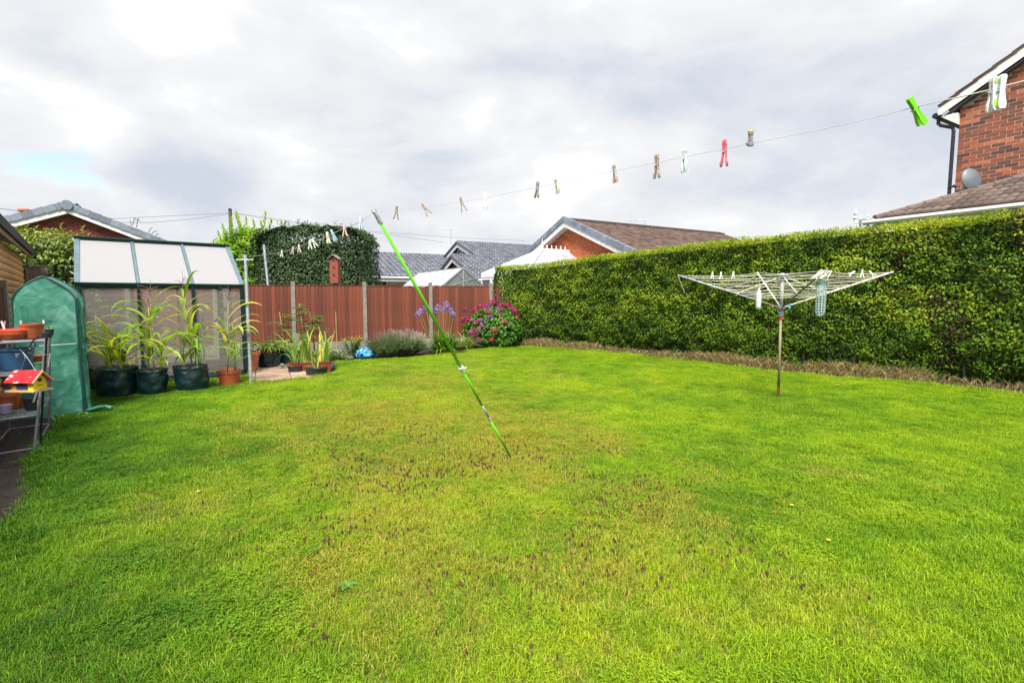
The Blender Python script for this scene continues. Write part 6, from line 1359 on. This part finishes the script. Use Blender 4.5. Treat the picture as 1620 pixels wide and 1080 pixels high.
dpr = (ptp-pbt).normalized(); m = MB(); m.tube([onp(.968), onp(.985), onp(1.0)], [.016, .015, .012], 10); s_ = dpr.cross(Vector((0, 1, 0))).normalized()
for q in (-1, 1): m.tube([onp(.985)+s_*q*.006, onp(1.0)+s_*q*.012+dpr*.004, onp(1.0)+s_*q*.009+dpr*.018], [.005, .005, .003], 6)
m.build('fork_head', mgrey, prp)
# pegs : two jaws and a spring; local: x = width, y = across the line, z = up; clip point at z=0
def jaw(sg, big):
    prof = [(-.055, .0055), (-.051, .0078), (-.040, .0086), (-.028, .0066), (-.012, .0052), (.0, .0052), (.012, .0060), (.020, .0070), (.026, .0068), (.029, .0045)] if big else [(-.050, .0045), (-.045, .0052), (-.015, .0050), (.0, .0050), (.018, .0050), (.024, .0042)]
    V = []
    for z, w in prof:
        y = sg*(.0035+(.0 if z > -.008 else (-.008-z)*(.13 if big else .27))); t_ = .0026
        V += [(-w, y-t_, z), (w, y-t_, z), (w*.9, y+t_, z), (-w*.9, y+t_, z)]
    F = [(i*4+k, i*4+(k+1) % 4, i*4+4+(k+1) % 4, i*4+4+k) for i in range(len(prof)-1) for k in range(4)]+[(3, 2, 1, 0), tuple((len(prof)-1)*4+k for k in range(4))]
    return V, F
def pad(sg, zc, w, h, off):
    V = []; nn = 12
    for k in range(nn): a = 6.283*k/nn; z = zc+math.sin(a)*h; y = sg*(.0035+max(0, -.008-z)*.13+off); V.append((math.cos(a)*w, y, z))
    V += [(x, y-sg*.002, z) for x, y, z in V]; return V, [tuple(range(nn)), tuple(range(2*nn-1, nn-1, -1))]+[(k, (k+1) % nn, nn+(k+1) % nn, nn+k) for k in range(nn)]
PC = {}
def pcol(c):
    if c not in PC: PC[c] = mat('peg_plastic', c, .4, .10, 40)
    return PC[c]
def peg(p, rz, lean, label, col, col2=None, s=1.0, big=True, m=None, group='pegs on the washing line', tilt=0):
    t = empty('clothes_peg', p, 0, label, 'clothes peg', group); t.rotation_euler = (tilt, lean, rz); t.scale = (s, s, s)
    for sg in (-1, 1):
        V, F = jaw(sg, big); o = mk('jaw', V, F, m or pcol(col), t, local=True)
        if col2:
            V, F = pad(sg, -.038, .0070, .0115, .0044); mk('grip', V, F, pcol(col2), o, local=True); V, F = pad(sg, .018, .0045, .006, .0044); mk('grip', V, F, pcol(col2), o, local=True)
    m_ = MB(); w_ = .0078 if big else .006
    for x in (-w_, w_): m_.tube([(x, -.007, -.004), (x*1.12, 0, -.010), (x, .007, -.004)], .0011, 5)
    m_.tube([(-w_*1.1, 0, -.010), (w_*1.1, 0, -.010)], .0028, 6); m_.build('spring', M['galv'], t, local=True); return t
wt, gn = (.72, .72, .76), (.22, .62, .04)
fl = R(90)
peg(lpt(1584)+Vector((0, 0, .0)), R(-8), R(2), 'white peg, right one of the close pair at the photo edge', (.66, .65, .72), None, .90)
peg(lpt(1571), R(4), R(-2), 'white and lime peg, left one of the close pair at the photo edge', wt, (.30, .66, .05), .90)
peg(lpt(1446), R(0), R(-38), 'solid lime green peg leaning on the line at the far right', (.15, .55, .01), None, .92, tilt=R(8))
t = empty('clothes_peg', lpt(1187), R(20), 'tiny olive upturned peg between the pink peg and the lime peg', 'clothes peg', 'pegs on the washing line'); m = MB(); m.lathe([(.001, 0), (.0075, .004), (.009, .012), (.005, .018)], 10, (0, 0, .022)); m.build('knob', pcol((.30, .27, .13)), t, local=True)
m = MB(); m.box((0, 0, .016), (.009, .010, .018)); m.box((0, 0, -.001), (.018, .012, .013)); m.build('jaw', pcol((.20, .20, .22)), t, local=True); MB().tube([(-.004, 0, 0), (-.018, 0, -.002)], .0025, 6).build('spring', M['galv'], t, local=True)
peg(lpt(1146), R(55), R(-2), 'pink and red peg on the washing line', (.60, .10, .14), (.66, .35, .42), .98)
peg(lpt(1083), R(35), R(-3), 'pale mint green and white peg left of the pink one', (.62, .64, .72), (.28, .50, .34), .93)
peg(lpt(1039), R(50), R(-4), 'brownish tan peg left of the mint one', (.33, .26, .22), (.45, .36, .30), .98)
peg(lpt(972), R(35), R(-10), 'grey and tan peg hanging alone near the middle of the line', (.42, .38, .36), (.40, .24, .14), .80)
peg(lpt(880), R(50), R(-20), 'white peg with bright green grips near the middle of the line', wt, gn, .78)
peg(lpt(850), R(60), R(10), 'mottled grey peg just left of the green gripped one', (.20, .20, .18), (.30, .30, .22), .85)
peg(lpt(768), R(90), R(0), 'white peg with teal grips left of the grey one', wt, (.04, .42, .52), .92)
peg(lpt(730), R(80), R(0), 'weathered wooden peg beside the teal gripped one', None, None, 1.0, False, M['wood'], tilt=0); bpy.context.view_layer.update()
def tiltpeg(t, deg): t.rotation_mode = 'XYZ'; t.rotation_euler = (R(deg), 0, R(80))
tiltpeg(bpy.data.objects[[o.name for o in COL.objects if o.get('label', '').startswith('weathered wooden peg beside')][0]], -16)
tiltpeg(peg(lpt(671), R(80), 0, 'weathered wooden peg swinging strongly to the right', None, None, 1.02, False, M['wood']), -36)
tiltpeg(peg(lpt(627), R(80), 0, 'weathered wooden peg nearest the top of the green prop', None, None, 1.08, False, M['wood']), 6)
G2 = 'pegs on the far part of the washing line'
for (px, s_, dg, c, c2, lb, big) in [(446, 1.0, 6, (.75, .75, .72), None, 'white peg nearest the grey line post', False), (463.5, 1.0, 14, (.66, .48, .48), None, 'pinkish peg, left one of the pair nearest the post', False), (473, 1.0, -3, (.72, .58, .55), None, 'pinkish white peg, right one of the pair nearest the post', False),
                               (490.5, 1.05, 0, (.74, .75, .72), None, 'white peg, left one of the middle pair in front of the holly', False), (496, 1.05, -30, (.66, .72, .68), None, 'pale green white peg tilted, right one of the middle pair', False), (518.5, 1.05, -8, (.70, .74, .60), (.70, .68, .20), 'white and yellow peg left of the blue one before the holly', True),
                               (526.5, 1.05, -25, (.35, .52, .68), (.10, .35, .65), 'blue and white peg tilted before the holly', True), (545, 1.1, -4, (.68, .42, .42), None, 'salmon pink peg near the top of the holly', False), (571, .95, 0, (.6, .66, .7), (.05, .45, .42), 'small teal and white peg between the holly and the prop', True)]:
    t = peg(lpt2(px), R(80), 0, lb, c, c2, s_*1.12, big, group=G2); t.rotation_euler = (R(dg), 0, R(80))
# ------------------------------------------------------------------ rotary airer
rb_ = gp(1231, 629); hub = Vector((4.12, 7.85, 1.40)); tpH = Vector((4.12, 7.85, 1.84)); ra = empty('rotary_airer', rb_, 0, 'rotary clothes airer with four open arms on a brown pole in front of the hedge', 'rotary airer')
mpole = mat('weathered_pole', (.24, .20, .11), .5, .25, 20, stretch=(1, 1, .3)); mrust = mat('rust', (.12, .04, .02), .8, .4, 30); malum = mat('pitted_aluminium', (.55, .54, .52), .4, .2, 40, metal=.3); mrusty = mat('rusting_tube', (.62, .58, .52), .5, .1, 14, col2=(.34, .12, .05), thr=(.5, .66)); mbr = mat('brown_tube', (.14, .11, .06), .5, .3, 14)
MB().tube([rb_+UP*.17, Vector((4.12, 7.85, 1.22))], .019, 12).build('pole', mpole, ra, smooth=True); MB().tube([rb_-UP*.02, rb_+UP*.17], .021, 12).build('ground_socket', mrust, ra)
MB().tube([Vector((4.12, 7.85, 1.205)), Vector((4.12, 7.85, 1.24))], .024, 12).build('red_ring', mredp, ra)
m = MB(); m.lathe([(.026, 1.24), (.036, 1.26), (.032, 1.28), (.037, 1.30), (.032, 1.32), (.037, 1.34), (.036, 1.36)], 16, (4.12, 7.85, 0)); m.build('collar', mat('collar_grey_blue', (.13, .17, .25), .4, .1, 10), ra)
m = MB(); m.lathe([(.03, 1.36), (.055, 1.37), (.055, 1.41), (.03, 1.42)], 14, (4.12, 7.85, 0)); m.build('arm_hub', mat('hub_grey', (.14, .14, .17), .5, .1, 10), ra)
MB().tube([hub, tpH], .024, 12).build('upper_pole', mat('pale_lilac_pole', (.42, .40, .44), .4, .15, 20), ra, smooth=True); MB().tube([tpH, tpH+UP*.02], .027, 12).build('rust_ring', mrust, ra)
m = MB(); m.lathe([(.02, 0), (.09, .012), (.095, .03), (.03, .05), (.02, .06)], 16, tuple(tpH+UP*.015)); m.build('top_hub', M['galv'], ra)
tips = [at(1072, 435, 8.06), at(1198, 431, 9.33), at(1413, 430, 7.58), at(1305, 427.5, 6.31)]
for k, (tp2, mm_, r_) in enumerate(zip(tips, (M['galv'], M['whitepaint'], mrusty, mbr), (.011, .012, .013, .012))):
    d = (tp2-hub).normalized(); a = hub+Vector((d.x, d.y, 0)).normalized()*.05; MB().tube([a, tp2], r_, 10).build('arm', mm_, ra, smooth=True)
    MB().tube([tpH+UP*.03, hub.lerp(tp2, .42)], .006, 6).build('strut', M['whitepaint'] if k > 1 else M['cord'], ra)
rings = [.30, .38, .46, .55, .64, .73, .82, .91, .985]
for f in rings:
    m = MB()
    for k in range(4):
        a, b = hub.lerp(tips[k], f), hub.lerp(tips[(k+1) % 4], f); sag = .035*f*random.uniform(.4, 1.5); pts = [a.lerp(b, q/6)-UP*(sag*4*(q/6)*(1-q/6)) for q in range(7)]; m.tube(pts, .0034, 5, caps=False)
    m.build('line', M['cord'], ra)
for k, (f1, f2, i, j) in enumerate([(.55, .95, 0, 1), (.62, .40, 0, 3), (.80, .60, 3, 2), (.9, .7, 1, 3)]):
    a, b = hub.lerp(tips[i], f1), hub.lerp(tips[j], f2); MB().tube([a.lerp(b, q/5)-UP*(.05*4*(q/5)*(1-q/5)) for q in range(6)], .003, 5).build('loose_line', M['cord'], ra)
m = MB(); n_ = tips[3]
for k in range(10): a = random.uniform(-.07, .07); m.tube([n_+Vector((a-.10, random.uniform(-.05, .05), -.10)), n_+Vector((a*.6, random.uniform(-.05, .05), -.01+random.uniform(-.03, .02))), n_+Vector((.05+a, .02, .0)), n_+Vector((a-.02, random.uniform(-.03, .03), -.09))], .006, 5)
m.build('rope_bundle', M['cord'], ra)
MB().tube([tips[0], tips[0]+Vector((.05, 0, -.12)), tips[0]+Vector((.12, 0, -.28))], .003, 5).build('loose_end', M['cord'], ra)
MB().tube([at(1377, 438, 7.6), at(1375, 448, 7.6), at(1373, 457, 7.62)], .004, 5).build('green_tie', mat('green_string', (.03, .42, .16), .6, .1, 5), ra)
for (px, py, dg, lb) in [(1127, 433, 0, 'white peg, leftmost of three on the left airer line'), (1140.5, 433.5, -3, 'white peg, middle of three on the left airer line'), (1160, 433, 2, 'white peg, rightmost of three on the left airer line'), (1349, 431, 60, 'white peg lying over, leftmost of three on the right airer line'), (1364, 430, 0, 'white upright peg, middle of three on the right airer line'), (1378, 431.5, -50, 'white tilted peg, rightmost of three on the right airer line')]:
    t = peg(at(px, py, 8.1 if px < 1200 else 7.7), R(90), 0, lb, (.80, .82, .84), None, 1.5, False, group='white pegs on the rotary airer'); t.rotation_euler = (R(dg), 0, R(90))
pb_ = at(1199.5, 489, 7.5); bt = empty('bottle', pb_, 0, 'white plastic bottle hanging from the airer lines left of the pole', 'bottle'); m = MB(); m.lathe([(.034, .02), (.038, .03), (.038, .20), (.030, .25), (.015, .275), (.012, .30)], 16); m.build('body', mat('milky_plastic', (.70, .70, .74), .3, .08, 8, trans=.2), bt, local=True, smooth=True); MB().tube([(0, 0, .29), (.0, 0, .40)], .003, 4).build('cord', M['cord'], bt, local=True)
MB().lathe([(.036, 0), (.038, .022)], 14).build('base', mat('green_cap', (.08, .22, .12), .5, .1, 5), bt, local=True)
# mesh peg tube
pq = at(1297, 500, 6.75); mtb = mat('peg_tube_plastic', (.30, .42, .42), .45, .12, 12); tb = empty('peg_basket', pq, 0, 'pale blue green mesh tube for pegs hanging from the airer', 'peg basket'); H_ = .46; m = MB(); nv_ = 10
for k in range(nv_):
    a = 6.283*k/nv_; m.beam((.052*math.cos(a)*.62, .052*math.sin(a)*.62, .0), (.056*math.cos(a), .056*math.sin(a), .05), .008, .003); m.beam((.056*math.cos(a), .056*math.sin(a), .05), (.062*math.cos(a), .062*math.sin(a), H_-.06), .009, .003, up=(math.cos(a), math.sin(a), 0))
m.build('mesh_bars', mtb, tb, local=True)
for k in range(12): z = .02+k*(H_-.08)/11; r0 = .045 if k == 0 else .058+.006*k/11; MB().lathe([(r0, z), (r0+.002, z), (r0+.002, z+.009), (r0, z+.009), (r0, z)], 20, caps=False).build('hoop', mtb, tb, local=True)
MB().lathe([(.062, H_-.065), (.066, H_-.06), (.066, H_-.03), (.088, H_-.005), (.090, H_), (.082, H_), (.060, H_-.03)], 24, caps=False).build('rim', mat('rim_blue', (.24, .36, .42), .45, .1, 8), tb, local=True, smooth=True)
MB().tube([(-.085, 0, H_), (-.02, 0, H_+.10), (.06, .02, H_+.10), (.085, 0, H_)], .004, 5).build('handle', M['galv'], tb, local=True)
m = MB(); m.lathe([(.001, -.03), (.016, -.02), (.018, 0), (.008, .015), (.012, .04), (.008, .055)], 12); bp_ = at(1249, 486, 7.6); tag(m.build('clothes_peg', pcol((.01, .30, .62)), None, local=True, org=bp_), 'bright blue peg hanging just right of the airer pole', 'clothes peg')
